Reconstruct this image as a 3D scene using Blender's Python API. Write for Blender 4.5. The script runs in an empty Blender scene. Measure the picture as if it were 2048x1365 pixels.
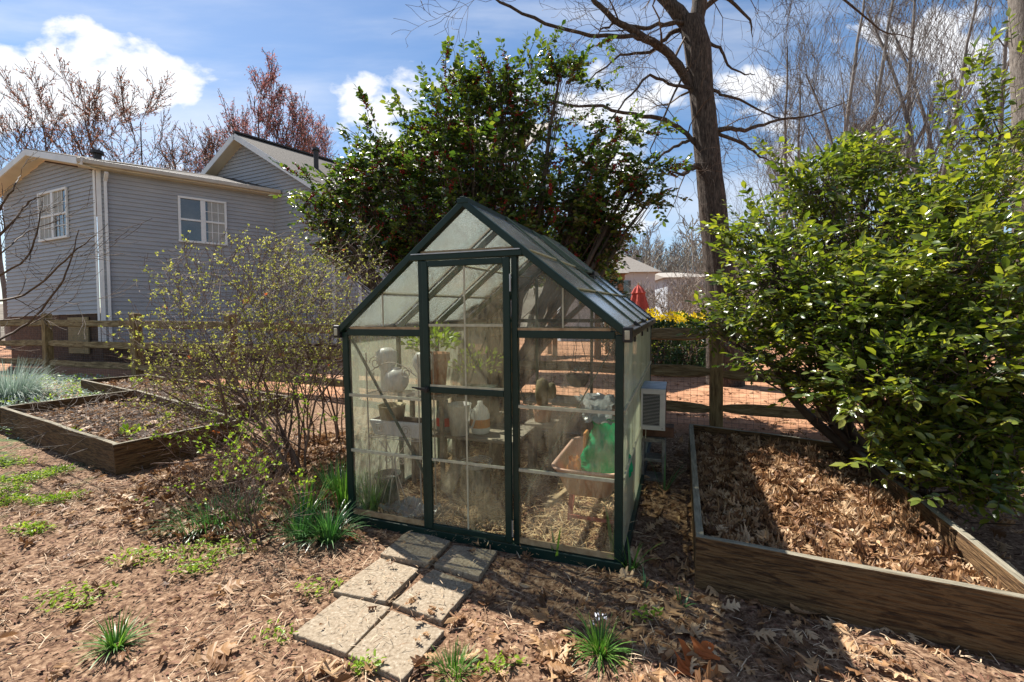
import bpy, math, random
import numpy as np
from mathutils import Vector, Matrix, noise as mnoise

# ------------------------------------------------------------------ camera
sc = bpy.context.scene
COL = sc.collection
FPX, CX, CY, PIT, ROL, H = 915.0, 1024.0, 682.5, math.radians(1.7), math.radians(0.6), 1.38
cp, sp, cr, sr = math.cos(PIT), math.sin(PIT), math.cos(ROL), math.sin(ROL)
FW = np.array([0, cp, -sp]); R0 = np.array([1.0, 0, 0]); U0 = np.array([0, sp, cp])
RT = R0 * cr - U0 * sr; UP = U0 * cr + R0 * sr; CAM = np.array([0, 0, H])
cam = bpy.data.cameras.new('camera'); camo = bpy.data.objects.new('camera', cam); COL.objects.link(camo)
cam.sensor_width = 36; cam.lens = FPX / 2048 * 36; cam.clip_start = 0.05; cam.clip_end = 2000
camo.matrix_world = Matrix(((RT[0], UP[0], -FW[0], 0), (RT[1], UP[1], -FW[1], 0), (RT[2], UP[2], -FW[2], H), (0, 0, 0, 1)))
sc.camera = camo

# ------------------------------------------------------------------ light
SUN_EL = math.radians(54); SAZ = math.atan2(-.73, .69)          # azimuth measured from +y towards +x
sdir = Vector((math.sin(SAZ) * math.cos(SUN_EL), math.cos(SAZ) * math.cos(SUN_EL), math.sin(SUN_EL)))
sl = bpy.data.lights.new('sun', 'SUN'); sl.energy = 5.0; sl.angle = math.radians(0.53); sl.color = (1, .955, .88)
so = bpy.data.objects.new('sun', sl); COL.objects.link(so)
so.rotation_euler = sdir.to_track_quat('Z', 'Y').to_euler()
sc.view_settings.view_transform = 'Standard'; sc.view_settings.look = 'None'
sc.view_settings.gamma = 1; sc.view_settings.exposure = 1.2
sc.render.engine = 'CYCLES'
sc.cycles.max_bounces = 8; sc.cycles.transparent_max_bounces = 24; sc.cycles.diffuse_bounces = 4
sc.cycles.glossy_bounces = 3; sc.cycles.transmission_bounces = 4
sc.cycles.caustics_reflective = False; sc.cycles.caustics_refractive = False
SKY = 0.050

def world():
    w = bpy.data.worlds.new('World'); sc.world = w; w.use_nodes = True
    nt = w.node_tree; N = nt.nodes; L = nt.links; N.clear()
    out = N.new('ShaderNodeOutputWorld'); bg = N.new('ShaderNodeBackground'); bg.inputs[1].default_value = SKY
    sky = N.new('ShaderNodeTexSky'); sky.sky_type = 'NISHITA'; sky.sun_disc = False
    sky.sun_elevation = SUN_EL; sky.sun_rotation = SAZ; sky.air_density = 1.0; sky.dust_density = .35; sky.ozone_density = .6
    tc = N.new('ShaderNodeTexCoord'); sep = N.new('ShaderNodeSeparateXYZ'); L.new(tc.outputs['Generated'], sep.inputs[0])
    def M(op, a, b=None, c=None):
        n = N.new('ShaderNodeMath'); n.operation = op
        for i, v in enumerate((a, b, c)):
            if v is None: continue
            if isinstance(v, (int, float)): n.inputs[i].default_value = v
            else: L.new(v, n.inputs[i])
        return n.outputs[0]
    x, y, z = sep.outputs
    yy = M('ADD', M('ABSOLUTE', y), .12)
    u = M('DIVIDE', x, yy); v = M('DIVIDE', z, yy)
    cmb = N.new('ShaderNodeCombineXYZ'); L.new(u, cmb.inputs[0]); L.new(v, cmb.inputs[1])
    def nz(sx, sy, scale, det, rough, off=0, rot=0):
        mp = N.new('ShaderNodeMapping'); mp.inputs['Scale'].default_value = (sx, sy, 1); mp.inputs['Location'].default_value = (off, off * .7, 0)
        mp.inputs['Rotation'].default_value = (0, 0, rot); L.new(cmb.outputs[0], mp.inputs[0])
        n = N.new('ShaderNodeTexNoise'); n.inputs['Scale'].default_value = scale; n.inputs['Detail'].default_value = det; n.inputs['Roughness'].default_value = rough
        n.inputs['Distortion'].default_value = .15
        L.new(mp.outputs[0], n.inputs[0]); return n.outputs[0]
    k = 1 / 1.10
    big = nz(1, 1.5, 7, 9, .55)
    # cumulus banks: centre u, v, radius u, radius v
    acc = None
    for (px, py, rx, ry, w_) in ((200, 190, 270, 95, 1.25), (40, 235, 220, 60, 1.1), (790, 215, 130, 62, .85), (1000, 290, 400, 120, .45), (1200, 230, 170, 80, .6),
                             (1900, 150, 200, 90, .5), (1250, 440, 90, 40, .7), (1480, 190, 60, 35, .5), (600, 420, 500, 60, .5), (1700, 330, 300, 60, .3)):
        cu, cv, ru, rv = (px - 1024) / FPX * k, (655 - py) / FPX * k, rx / FPX, ry / FPX
        du = M('DIVIDE', M('SUBTRACT', u, cu), ru); dv = M('DIVIDE', M('SUBTRACT', v, cv), rv)
        r2 = M('ADD', M('MULTIPLY', du, du), M('MULTIPLY', dv, dv))
        m = M('MULTIPLY', M('SUBTRACT', 1, r2), w_)
        acc = m if acc is None else M('MAXIMUM', acc, m)
    cum = M('ADD', acc, M('MULTIPLY', M('SUBTRACT', big, .5), 4.2))
    mr = N.new('ShaderNodeMapRange'); mr.interpolation_type = 'SMOOTHSTEP'; L.new(cum, mr.inputs[0])
    mr.inputs[1].default_value = .1; mr.inputs[2].default_value = .75
    wis = nz(.55, 2.6, 2.3, 7, .55, 3.1, .35)
    mw = N.new('ShaderNodeMapRange'); mw.interpolation_type = 'SMOOTHSTEP'; L.new(wis, mw.inputs[0])
    mw.inputs[1].default_value = .42; mw.inputs[2].default_value = .74; mw.inputs[4].default_value = .5
    cm = M('MAXIMUM', mr.outputs[0], mw.outputs[0])
    cm = M('MINIMUM', cm, 0.97)
    shade = nz(1, 1.6, 5, 5, .5, 1.3)
    cc = N.new('ShaderNodeMix'); cc.data_type = 'RGBA'; L.new(shade, cc.inputs[0])
    cc.inputs[6].default_value = (8.6, 8.9, 9.5, 1); cc.inputs[7].default_value = (10.4, 10.4, 10.6, 1)
    hs = N.new('ShaderNodeHueSaturation'); hs.inputs['Saturation'].default_value = 1.2; hs.inputs['Value'].default_value = 1.3; L.new(sky.outputs[0], hs.inputs['Color'])
    mx = N.new('ShaderNodeMix'); mx.data_type = 'RGBA'; L.new(cm, mx.inputs[0]); L.new(hs.outputs[0], mx.inputs[6]); L.new(cc.outputs[2], mx.inputs[7])
    L.new(mx.outputs[2], bg.inputs[0]); L.new(bg.outputs[0], out.inputs[0])
world()

# ------------------------------------------------------------------ pixel ray helpers (author time)
def ray(px, py): return FW + RT * (px - CX) / FPX - UP * (py - CY) / FPX
def at(px, py, Y): d = ray(px, py); return CAM + d * (Y / d[1])
def onz(px, py, z): d = ray(px, py); return CAM + d * ((z - H) / d[2])
def S(t): t = np.clip(t, 0, 1); return t * t * (3 - 2 * t)
def gz(x, y):
    x = np.asarray(x, float); y = np.asarray(y, float)
    return .052 * np.minimum(np.maximum(y - 2.2, 0), 6) + .02 * np.minimum(np.maximum(-x - 1.2, 0), 9) * S((y - 2) / 4)
def G(x, y): return float(gz(x, y))
def ong(px, py):
    d = ray(px, py); t = np.geomspace(.5, 200, 4000); P = CAM + d * t[:, None]
    i = int(np.argmax(P[:, 2] < gz(P[:, 0], P[:, 1]))); return P[i]

# ------------------------------------------------------------------ materials
def mat(name, cols, scale=6, detail=5, rough=.7, bump=0, stretch=(1, 1, 1), spec=.3, metal=0, transl=0, rand=0, hue=0, coord='Object', bscale=None, tcol=None, coat=0, dist=0, cpos=None, rgh=None):
    m = bpy.data.materials.new(name); m.use_nodes = True; nt = m.node_tree; N = nt.nodes; L = nt.links
    P = N['Principled BSDF']; P.inputs['Roughness'].default_value = rough; P.inputs['Metallic'].default_value = metal
    P.inputs['Specular IOR Level'].default_value = spec; P.inputs['Coat Weight'].default_value = coat
    tc = N.new('ShaderNodeTexCoord'); mp = N.new('ShaderNodeMapping'); mp.inputs['Scale'].default_value = stretch
    L.new(tc.outputs[coord], mp.inputs[0])
    n = N.new('ShaderNodeTexNoise'); n.inputs['Scale'].default_value = scale; n.inputs['Detail'].default_value = detail; n.inputs['Roughness'].default_value = .62
    n.inputs['Distortion'].default_value = dist
    L.new(mp.outputs[0], n.inputs[0])
    r = N.new('ShaderNodeValToRGB'); e = r.color_ramp.elements
    k = len(cols)
    pos = cpos or ([.5] if k == 1 else [.32 + .36 * i / (k - 1) for i in range(k)])
    while len(e) < k: e.new(.5)
    while len(e) > max(k, 1): e.remove(e[-1])
    for i, c in enumerate(cols): e[i].position = pos[i]; e[i].color = (*c, 1)
    fac = n.outputs[0]
    if rand:
        g = N.new('ShaderNodeNewGeometry')
        mm = N.new('ShaderNodeMix'); mm.inputs[0].default_value = rand; L.new(fac, mm.inputs[2])
        mr = N.new('ShaderNodeMapRange'); L.new(g.outputs['Random Per Island'], mr.inputs[0]); mr.inputs[3].default_value = .28; mr.inputs[4].default_value = .72
        L.new(mr.outputs[0], mm.inputs[3]); fac = mm.outputs[0]
    L.new(fac, r.inputs[0]); col = r.outputs[0]
    L.new(col, P.inputs['Base Color'])
    if rgh:
        mr2 = N.new('ShaderNodeMapRange'); L.new(n.outputs[0], mr2.inputs[0]); mr2.inputs[1].default_value = .35; mr2.inputs[2].default_value = .65
        mr2.inputs[3].default_value = rgh[0]; mr2.inputs[4].default_value = rgh[1]; L.new(mr2.outputs[0], P.inputs['Roughness'])
    if bump:
        b = N.new('ShaderNodeBump'); b.inputs['Strength'].default_value = bump; b.inputs['Distance'].default_value = .02
        if bscale:
            n2 = N.new('ShaderNodeTexNoise'); n2.inputs['Scale'].default_value = bscale; n2.inputs['Detail'].default_value = 6; L.new(mp.outputs[0], n2.inputs[0]); L.new(n2.outputs[0], b.inputs['Height'])
        else: L.new(n.outputs[0], b.inputs['Height'])
        L.new(b.outputs[0], P.inputs['Normal'])
    if transl:
        t = N.new('ShaderNodeBsdfTranslucent'); mx = N.new('ShaderNodeMixShader'); mx.inputs[0].default_value = transl
        if tcol:
            mc = N.new('ShaderNodeMix'); mc.data_type = 'RGBA'; mc.blend_type = 'MULTIPLY'; mc.inputs[0].default_value = 1
            L.new(col, mc.inputs[6]); mc.inputs[7].default_value = (*tcol, 1); L.new(mc.outputs[2], t.inputs[0])
        else: L.new(col, t.inputs[0])
        L.new(P.outputs[0], mx.inputs[1]); L.new(t.outputs[0], mx.inputs[2]); L.new(mx.outputs[0], N['Material Output'].inputs[0])
    return m

def pane_mat(name, tint, film, base, amp, tr=.5, gloss=.05, stretch=(6, 6, 1), scale=5, edge=.3, grough=.08):
    """dirty clear plastic: clear where clean, a matt film where dirty, a soft reflection"""
    m = bpy.data.materials.new(name); m.use_nodes = True; nt = m.node_tree; N = nt.nodes; L = nt.links; N.clear()
    out = N.new('ShaderNodeOutputMaterial'); T = N.new('ShaderNodeBsdfTransparent'); T.inputs[0].default_value = (*tint, 1)
    D = N.new('ShaderNodeBsdfDiffuse'); D.inputs[0].default_value = (*film, 1); Q = N.new('ShaderNodeBsdfTranslucent'); Q.inputs[0].default_value = (*film, 1)
    dm = N.new('ShaderNodeMixShader'); dm.inputs[0].default_value = tr; L.new(D.outputs[0], dm.inputs[1]); L.new(Q.outputs[0], dm.inputs[2])
    tc = N.new('ShaderNodeTexCoord'); mp = N.new('ShaderNodeMapping'); mp.inputs['Scale'].default_value = stretch; L.new(tc.outputs['Object'], mp.inputs[0])
    n = N.new('ShaderNodeTexNoise'); n.inputs['Scale'].default_value = scale; n.inputs['Detail'].default_value = 8; n.inputs['Roughness'].default_value = .7; n.inputs['Distortion'].default_value = .6; L.new(mp.outputs[0], n.inputs[0])
    n2 = N.new('ShaderNodeTexNoise'); n2.inputs['Scale'].default_value = 2.2; n2.inputs['Detail'].default_value = 3; L.new(tc.outputs['Object'], n2.inputs[0])
    a = N.new('ShaderNodeMath'); a.operation = 'MULTIPLY'; L.new(n.outputs[0], a.inputs[0]); L.new(n2.outputs[0], a.inputs[1])
    mr = N.new('ShaderNodeMapRange'); L.new(a.outputs[0], mr.inputs[0]); mr.inputs[1].default_value = .19; mr.inputs[2].default_value = .36
    mr.inputs[3].default_value = base; mr.inputs[4].default_value = base + amp
    lw = N.new('ShaderNodeLayerWeight'); lw.inputs[0].default_value = .35
    b = N.new('ShaderNodeMath'); b.operation = 'MULTIPLY_ADD'; L.new(lw.outputs['Facing'], b.inputs[0]); b.inputs[1].default_value = edge; L.new(mr.outputs[0], b.inputs[2]); b.use_clamp = True
    mx = N.new('ShaderNodeMixShader'); L.new(b.outputs[0], mx.inputs[0]); L.new(T.outputs[0], mx.inputs[1]); L.new(dm.outputs[0], mx.inputs[2])
    g = N.new('ShaderNodeBsdfGlossy'); g.inputs['Roughness'].default_value = grough; g.inputs[0].default_value = (.9, .95, 1, 1)
    fr = N.new('ShaderNodeFresnel'); fr.inputs[0].default_value = 1.45
    gm = N.new('ShaderNodeMath'); gm.operation = 'MULTIPLY'; L.new(fr.outputs[0], gm.inputs[0]); gm.inputs[1].default_value = gloss * 10
    mg = N.new('ShaderNodeMixShader'); L.new(gm.outputs[0], mg.inputs[0]); L.new(mx.outputs[0], mg.inputs[1]); L.new(g.outputs[0], mg.inputs[2]); L.new(mg.outputs[0], out.inputs[0])
    return m

M = {}
M['green'] = mat('green painted aluminium', [(.003, .018, .014), (.006, .026, .020)], scale=14, rough=.42, spec=.3, bump=.05)
M['greenold'] = mat('faded green metal', [(.05, .085, .06), (.09, .12, .08)], scale=10, rough=.5, spec=.4)
M['black'] = mat('black plastic', [(.012, .012, .013), (.02, .02, .022)], rough=.4)
M['sill'] = mat('stained sill strip', [(.22, .14, .07), (.42, .31, .18)], scale=20, rough=.7)
M['steel'] = mat('galvanised steel', [(.35, .36, .37), (.5, .5, .5)], rough=.4, metal=.7, scale=20)
M['seam'] = mat('pale plastic seam', [(.46, .44, .32), (.62, .60, .46)], scale=30, rough=.5, transl=.3)
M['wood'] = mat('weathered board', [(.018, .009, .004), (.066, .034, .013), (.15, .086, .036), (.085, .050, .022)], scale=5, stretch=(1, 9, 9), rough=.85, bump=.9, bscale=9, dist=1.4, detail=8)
M['woodtoplit'] = mat('weathered board top with painted sunlight', [(.13, .11, .075), (.30, .27, .20)], scale=8, stretch=(1, 9, 9), rough=.9, bump=.7, detail=8)  # paler than the board sides: sunlight on the top edge painted into the colour
M['rail'] = mat('split rail wood', [(.07, .045, .02), (.22, .155, .075), (.36, .28, .15)], scale=4, stretch=(1, 8, 8), rough=.85, bump=.8, detail=8, bscale=9, dist=.8)
M['post'] = mat('fence post wood', [(.08, .05, .022), (.22, .15, .065), (.32, .23, .11)], scale=5, stretch=(7, 7, 1), rough=.85, bump=.8, detail=8, bscale=9)
M['wire'] = mat('rusty wire', [(.06, .05, .045), (.15, .13, .12)], rough=.5, metal=.3, scale=20)
M['siding'] = mat('grey vinyl siding', [(.31, .31, .325), (.34, .34, .355), (.375, .37, .38)], scale=1.2, detail=6, rough=.55, spec=.3, stretch=(1, 1, 2.5))
M['trim'] = mat('white trim', [(.66, .65, .64), (.76, .75, .74)], scale=3, rough=.5)
M['soffit'] = mat('cream soffit', [(.60, .53, .40), (.68, .62, .48)], scale=3, rough=.6)
M['gutter'] = mat('tan gutter', [(.42, .36, .29), (.52, .47, .40)], scale=3, rough=.5)
M['shingle'] = mat('asphalt shingles', [(.045, .038, .032), (.075, .064, .054), (.11, .096, .082)], scale=14, stretch=(1, 1, 3), rough=.9, bump=.6, detail=9)
M['shinglelt'] = mat('light shingles', [(.26, .23, .20), (.36, .33, .29)], scale=10, rough=.9, bump=.4, detail=9)
M['brick'] = mat('brown foundation', [(.045, .028, .02), (.12, .07, .045)], scale=12, rough=.9, bump=.5)
M['ply'] = mat('plywood panel', [(.25, .19, .09), (.34, .26, .13)], scale=6, stretch=(1, 1, 5), rough=.8)
M['winglass'] = mat('window glass', [(.015, .018, .022), (.05, .055, .06)], scale=3, rough=.04, spec=.8, coat=.6)
M['curtain'] = mat('window blind', [(.30, .29, .27), (.42, .41, .38)], scale=10, rough=.7, stretch=(8, 8, 1))
M['pipe'] = mat('dark vent pipe', [(.03, .03, .033), (.06, .055, .05)], rough=.6, scale=10)
M['bark'] = mat('oak bark', [(.018, .013, .010), (.060, .046, .036), (.13, .10, .08)], scale=9, stretch=(5, 5, 1), rough=.95, bump=1.0, detail=9, dist=.5)
M['barklt'] = mat('pale bark', [(.09, .075, .062), (.24, .21, .18)], scale=10, stretch=(4, 4, 1), rough=.9, bump=.8)
M['twig'] = mat('twig bark', [(.05, .034, .025), (.13, .095, .07)], scale=15, rough=.8, rand=.6)
M['twiglt'] = mat('pale twig bark', [(.15, .12, .10), (.38, .33, .28)], scale=15, rough=.8, rand=.7)
M['twiggrey'] = mat('grey tree bark', [(.09, .082, .077), (.24, .225, .21)], scale=15, rough=.85, rand=.5)
M['twigred'] = mat('reddish twig bark', [(.075, .042, .032), (.20, .135, .10)], scale=15, rough=.7, rand=.7)
M['holly'] = mat('holly leaf', [(.016, .040, .011), (.045, .085, .018), (.12, .16, .028), (.28, .25, .04)], scale=1.6, rough=.24, spec=.55, transl=.34, rand=.65, tcol=(2.0, 2.0, .8), cpos=[.3, .48, .62, .74])
M['camellia'] = mat('camellia leaf', [(.022, .045, .012), (.08, .12, .025), (.19, .22, .04), (.40, .37, .08)], scale=1.1, rough=.27, spec=.6, transl=.42, rand=.65, tcol=(2.1, 2.0, .6), cpos=[.28, .46, .62, .76])
M['berry'] = mat('red berry', [(.17, .008, .008), (.30, .018, .012)], scale=10, rough=.3, rand=.6)
M['bud'] = mat('new leaf', [(.17, .20, .04), (.34, .36, .09), (.50, .47, .16)], scale=3, rough=.5, transl=.45, rand=.8, tcol=(1.3, 1.3, .8))
M['spring'] = mat('spring leaf', [(.15, .27, .02), (.32, .42, .05)], scale=3, rough=.4, transl=.45, rand=.8, tcol=(1.3, 1.3, .8))
M['redbud'] = mat('rust bud', [(.16, .065, .045), (.36, .16, .10), (.48, .26, .17)], scale=.25, rough=.6, transl=.3, rand=.7)
M['pinkbud'] = mat('pink bud', [(.20, .075, .075), (.42, .17, .16), (.55, .30, .27)], scale=.3, rough=.6, transl=.3, rand=.7)
M['deadleaf'] = mat('dead oak leaf', [(.05, .024, .012), (.20, .095, .04), (.41, .24, .115), (.62, .46, .29)], scale=9, rough=.55, spec=.35, transl=.22, rand=.85, bump=.15, cpos=[.27, .42, .58, .74])
M['orangeleaf'] = mat('orange dead leaf', [(.42, .085, .015), (.60, .19, .05)], scale=8, rough=.5, transl=.45, rand=.6)
M['straw'] = mat('pine straw and dry grass', [(.16, .085, .045), (.38, .25, .15), (.60, .46, .31)], scale=6, rough=.7, rand=.9, transl=.1)
M['strawlt'] = mat('bright straw', [(.30, .17, .08), (.58, .38, .20), (.75, .58, .36)], scale=6, rough=.6, rand=.9, transl=.1)
M['chip'] = mat('bark mulch chips', [(.035, .015, .009), (.13, .058, .034), (.27, .15, .095)], scale=6, rough=.9, rand=.9)
M['grass'] = mat('grass blade', [(.03, .10, .015), (.085, .20, .03), (.20, .32, .07)], scale=3, rough=.4, transl=.3, rand=.7, tcol=(1.3, 1.4, .7), spec=.5)
M['grassdk'] = mat('dark strap leaf', [(.02, .07, .022), (.05, .14, .04), (.14, .26, .09)], scale=3, rough=.33, transl=.25, rand=.7, tcol=(1.2, 1.5, .7), spec=.55)
M['silver'] = mat('silver leaf', [(.16, .24, .17), (.33, .41, .34), (.5, .56, .5)], scale=3, rough=.6, transl=.2, rand=.8)
M['yellow'] = mat('yellow blossom', [(.62, .46, .01), (.85, .72, .03)], scale=2, rough=.5, transl=.3, rand=.8)
M['hedge'] = mat('dark hedge leaf', [(.010, .035, .010), (.03, .075, .016), (.07, .13, .025)], scale=1, rough=.35, transl=.15, rand=.7)
M['conifer'] = mat('conifer needles', [(.006, .022, .012), (.018, .05, .028), (.035, .08, .045)], scale=1, rough=.6, rand=.6)
M['paver'] = mat('exposed aggregate concrete', [(.07, .052, .036), (.22, .17, .115), (.285, .23, .165), (.42, .36, .28)], scale=60, detail=12, rough=.9, bump=.22, bscale=90, cpos=[.30, .41, .58, .70])
M['cmu'] = mat('concrete block', [(.13, .12, .10), (.25, .235, .20)], scale=30, rough=.95, bump=.6)
M['acgrey'] = mat('painted casing', [(.34, .33, .30), (.46, .45, .41)], scale=8, rough=.5)
M['acmetal'] = mat('dull metal casing', [(.16, .20, .25), (.30, .36, .43)], scale=9, rough=.45, metal=.3)
M['rust'] = mat('rusty brown side', [(.05, .025, .015), (.12, .06, .035)], scale=9, rough=.8)
M['tray'] = mat('faded pink brown plastic', [(.56, .33, .25), (.70, .46, .36)], scale=6, rough=.5)
M['trayred'] = mat('faded red metal', [(.42, .13, .09), (.52, .20, .15)], scale=8, rough=.5)
M['handle'] = mat('handle wood', [(.35, .24, .14), (.5, .38, .24)], scale=8, stretch=(1, 6, 6), rough=.7)
M['gbag'] = mat('green plastic bag', [(.0, .22, .09), (.01, .42, .17), (.03, .55, .27)], scale=4, rough=.22, spec=.7, transl=.35, bump=.5)
M['obag'] = mat('orange bag', [(.60, .20, .04), (.72, .38, .16)], scale=6, rough=.4, transl=.2, bump=.4)
M['clearbag'] = mat('thin clear plastic', [(.22, .25, .26), (.45, .48, .5)], scale=8, rough=.2, spec=.8, transl=.4, bump=.5)
M['globe'] = mat('white frosted plastic', [(.62, .62, .60), (.74, .74, .72)], scale=3, rough=.35, transl=.3)
M['terra'] = mat('terracotta', [(.34, .15, .085), (.46, .24, .15)], scale=6, rough=.85)
M['potdk'] = mat('dark plastic pot', [(.02, .03, .026), (.045, .06, .05)], scale=5, rough=.5)
M['brass'] = mat('tarnished pan metal', [(.24, .19, .10), (.40, .34, .22)], scale=6, rough=.4, metal=.6)
M['ironwhite'] = mat('pale rusty iron', [(.34, .31, .26), (.50, .46, .40)], scale=12, rough=.6)
M['bucket'] = mat('frosted plastic', [(.72, .73, .72), (.82, .83, .82)], scale=3, rough=.3, transl=.45)
M['redink'] = mat('red label', [(.50, .03, .03), (.6, .06, .05)], rough=.5)
M['soil'] = mat('potting soil', [(.02, .012, .008), (.06, .035, .022)], scale=30, rough=.95, bump=.8)
M['bench'] = mat('grey bench wood', [(.17, .14, .11), (.30, .26, .21)], scale=5, stretch=(1, 8, 8), rough=.85, bump=.5)
M['umb'] = mat('red umbrella canvas', [(.42, .06, .05), (.55, .12, .09)], scale=5, rough=.8, transl=.15)
M['whitewall'] = mat('far white wall', [(.34, .37, .41), (.42, .45, .48)], scale=.5, rough=.8)
M['farwood'] = mat('far bare wood', [(.10, .085, .075), (.20, .175, .155), (.26, .25, .18)], scale=.08, rough=.95, rand=.5)
M['post_warm'] = mat('gazebo timber', [(.25, .12, .05), (.36, .2, .1)], scale=5, rough=.8)
M['petal'] = mat('pale petals', [(.7, .7, .8), (.85, .85, .92)], rough=.6)
M['cactus'] = mat('brown green cactus', [(.09, .08, .04), (.18, .14, .07)], scale=12, rough=.8, bump=.5)
M['hill'] = mat('wooded hill floor', [(.09, .075, .06), (.17, .15, .12)], scale=.3, rough=.95)
M['clear'] = pane_mat('clear wall pane', (.97, .98, .97), (.54, .46, .35), .01, .24, gloss=.03, stretch=(5, 5, 1.3), scale=6, edge=.10)
M['cleardoor'] = pane_mat('stained door pane', (.94, .95, .92), (.46, .39, .27), .03, .34, gloss=.025, stretch=(9, 9, 2), scale=7, edge=.12)
M['roofpane'] = pane_mat('algae film roof pane', (.90, .92, .86), (.62, .59, .48), .10, .20, tr=.45, gloss=.10, stretch=(2, 1, 1), scale=5, edge=.18, grough=.2)
M['sidepane'] = pane_mat('milky side pane', (.93, .95, .90), (.72, .74, .58), .12, .2, tr=.55, gloss=.03, stretch=(1, 16, .6), scale=5, edge=.45)
M['gable'] = pane_mat('scratched gable pane', (.94, .95, .93), (.46, .44, .38), .05, .20, gloss=.03, stretch=(7, 7, 5), scale=7, edge=.12)

# ------------------------------------------------------------------ mesh helpers
def mesh(name, V, F, mt, parent=None, smooth=False, loc=(0, 0, 0)):
    """F: list of index arrays, each (n,k)"""
    me = bpy.data.meshes.new(name); V = np.asarray(V, np.float32).reshape(-1, 3)
    F = [np.asarray(f, np.int32) for f in F if len(f)]
    me.vertices.add(len(V)); me.vertices.foreach_set('co', V.ravel())
    nl = sum(f.size for f in F); npoly = sum(f.shape[0] for f in F)
    me.loops.add(nl); me.loops.foreach_set('vertex_index', np.concatenate([f.ravel() for f in F]))
    tot = np.concatenate([np.full(f.shape[0], f.shape[1], np.int32) for f in F]); st = np.concatenate([[0], np.cumsum(tot)[:-1]]).astype(np.int32)
    me.polygons.add(npoly); me.polygons.foreach_set('loop_start', st); me.polygons.foreach_set('loop_total', tot)
    me.polygons.foreach_set('use_smooth', np.full(npoly, bool(smooth)))
    me.update(calc_edges=True); me.validate()
    if mt is not None: me.materials.append(M[mt] if isinstance(mt, str) else mt)
    o = bpy.data.objects.new(name, me); COL.objects.link(o); o.location = loc
    if parent is not None: o.parent = parent
    return o

def nrm(v): v = np.asarray(v, float); return v / (np.linalg.norm(v) + 1e-12)
class MB:
    def __init__(s): s.V = []; s.F = {}; s.n = 0
    def add(s, V, F):
        V = np.asarray(V, float).reshape(-1, 3)
        for f in F: s.F.setdefault(len(f), []).append([i + s.n for i in f])
        s.V.append(V); s.n += len(V); return s
    def hexa(s, a): return s.add(a, [(0, 3, 2, 1), (4, 5, 6, 7), (0, 1, 5, 4), (1, 2, 6, 5), (2, 3, 7, 6), (3, 0, 4, 7)])
    def box(s, x0, x1, y0, y1, z0, z1):
        return s.hexa([(x0, y0, z0), (x1, y0, z0), (x1, y1, z0), (x0, y1, z0), (x0, y0, z1), (x1, y0, z1), (x1, y1, z1), (x0, y1, z1)])
    def bar(s, p, q, w, h, up=(0, 0, 1), w2=None, h2=None):
        p, q = np.array(p, float), np.array(q, float); d = nrm(q - p); u = np.array(up, float)
        if abs(d @ u) > .99: u = np.array([0, 1.0, 0])
        x = nrm(np.cross(d, u)); u = np.cross(x, d); w2 = w if w2 is None else w2; h2 = h if h2 is None else h2
        c = []
        for (o, ww, hh) in ((p, w, h), (q, w2, h2)):
            for a, b in ((-1, -1), (1, -1), (1, 1), (-1, 1)): c.append(o + x * a * ww / 2 + u * b * hh / 2)
        return s.hexa(c)
    def tube(s, pts, r, k=8, cap=True, sx=1):
        pts = np.array(pts, float); n = len(pts); r = np.broadcast_to(np.asarray(r, float), (n,))
        t = np.gradient(pts, axis=0); u = np.array([0, 0, 1.0]) if abs(nrm(t[0])[2]) < .9 else np.array([1.0, 0, 0])
        V = []
        for i in range(n):
            d = nrm(t[i]); x = nrm(np.cross(d, u)); u2 = np.cross(x, d); u = u2
            for j in range(k):
                a = 2 * math.pi * j / k; V.append(pts[i] + (x * math.cos(a) * sx + u2 * math.sin(a)) * r[i])
        F = [(i * k + j, i * k + (j + 1) % k, (i + 1) * k + (j + 1) % k, (i + 1) * k + j) for i in range(n - 1) for j in range(k)]
        if cap: F += [tuple(range(k))[::-1], tuple((n - 1) * k + j for j in range(k))]
        return s.add(V, F)
    def lathe(s, prof, c=(0, 0, 0), k=20, sx=1, sy=1):
        V = [(c[0] + r * math.cos(2 * math.pi * j / k) * sx, c[1] + r * math.sin(2 * math.pi * j / k) * sy, c[2] + z) for r, z in prof for j in range(k)]
        F = [(i * k + j, i * k + (j + 1) % k, (i + 1) * k + (j + 1) % k, (i + 1) * k + j) for i in range(len(prof) - 1) for j in range(k)]
        return s.add(V, F)
    def prism(s, poly, d):
        poly = np.array(poly, float); n = len(poly); d = np.array(d, float)
        return s.add(np.vstack([poly, poly + d]), [tuple(range(n))[::-1], tuple(range(n, 2 * n))] + [(i, (i + 1) % n, n + (i + 1) % n, n + i) for i in range(n)])
    def build(s, name, mt, parent=None, off=(0, 0, 0), smooth=False, bevel=0, loc=(0, 0, 0)):
        o = mesh(name, np.vstack(s.V) - np.array(off), [np.array(f) for f in s.F.values()], mt, parent, smooth, loc)
        if bevel:
            b = o.modifiers.new('bevel', 'BEVEL'); b.width = bevel; b.segments = 2; b.limit_method = 'ANGLE'
        return o

def tag(o, label, cat, group=None):
    o['label'] = label; o['category'] = cat
    if group: o['group'] = group
    return o
def thing(name, label, cat, loc=(0, 0, 0), rz=0, group=None):
    o = bpy.data.objects.new(name, None); COL.objects.link(o); o.location = tuple(float(v) for v in loc); o.rotation_euler = (0, 0, rz); o.empty_display_size = .1
    return tag(o, label, cat, group)
def struct(o): o['kind'] = 'structure'; return o
def stuff(o, label, cat): o['kind'] = 'stuff'; return tag(o, label, cat)
def copy_tree(o, parent=None):
    c = o.copy(); COL.objects.link(c)
    if parent is not None: c.parent = parent
    for ch in list(o.children): copy_tree(ch, c)
    return c

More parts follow.
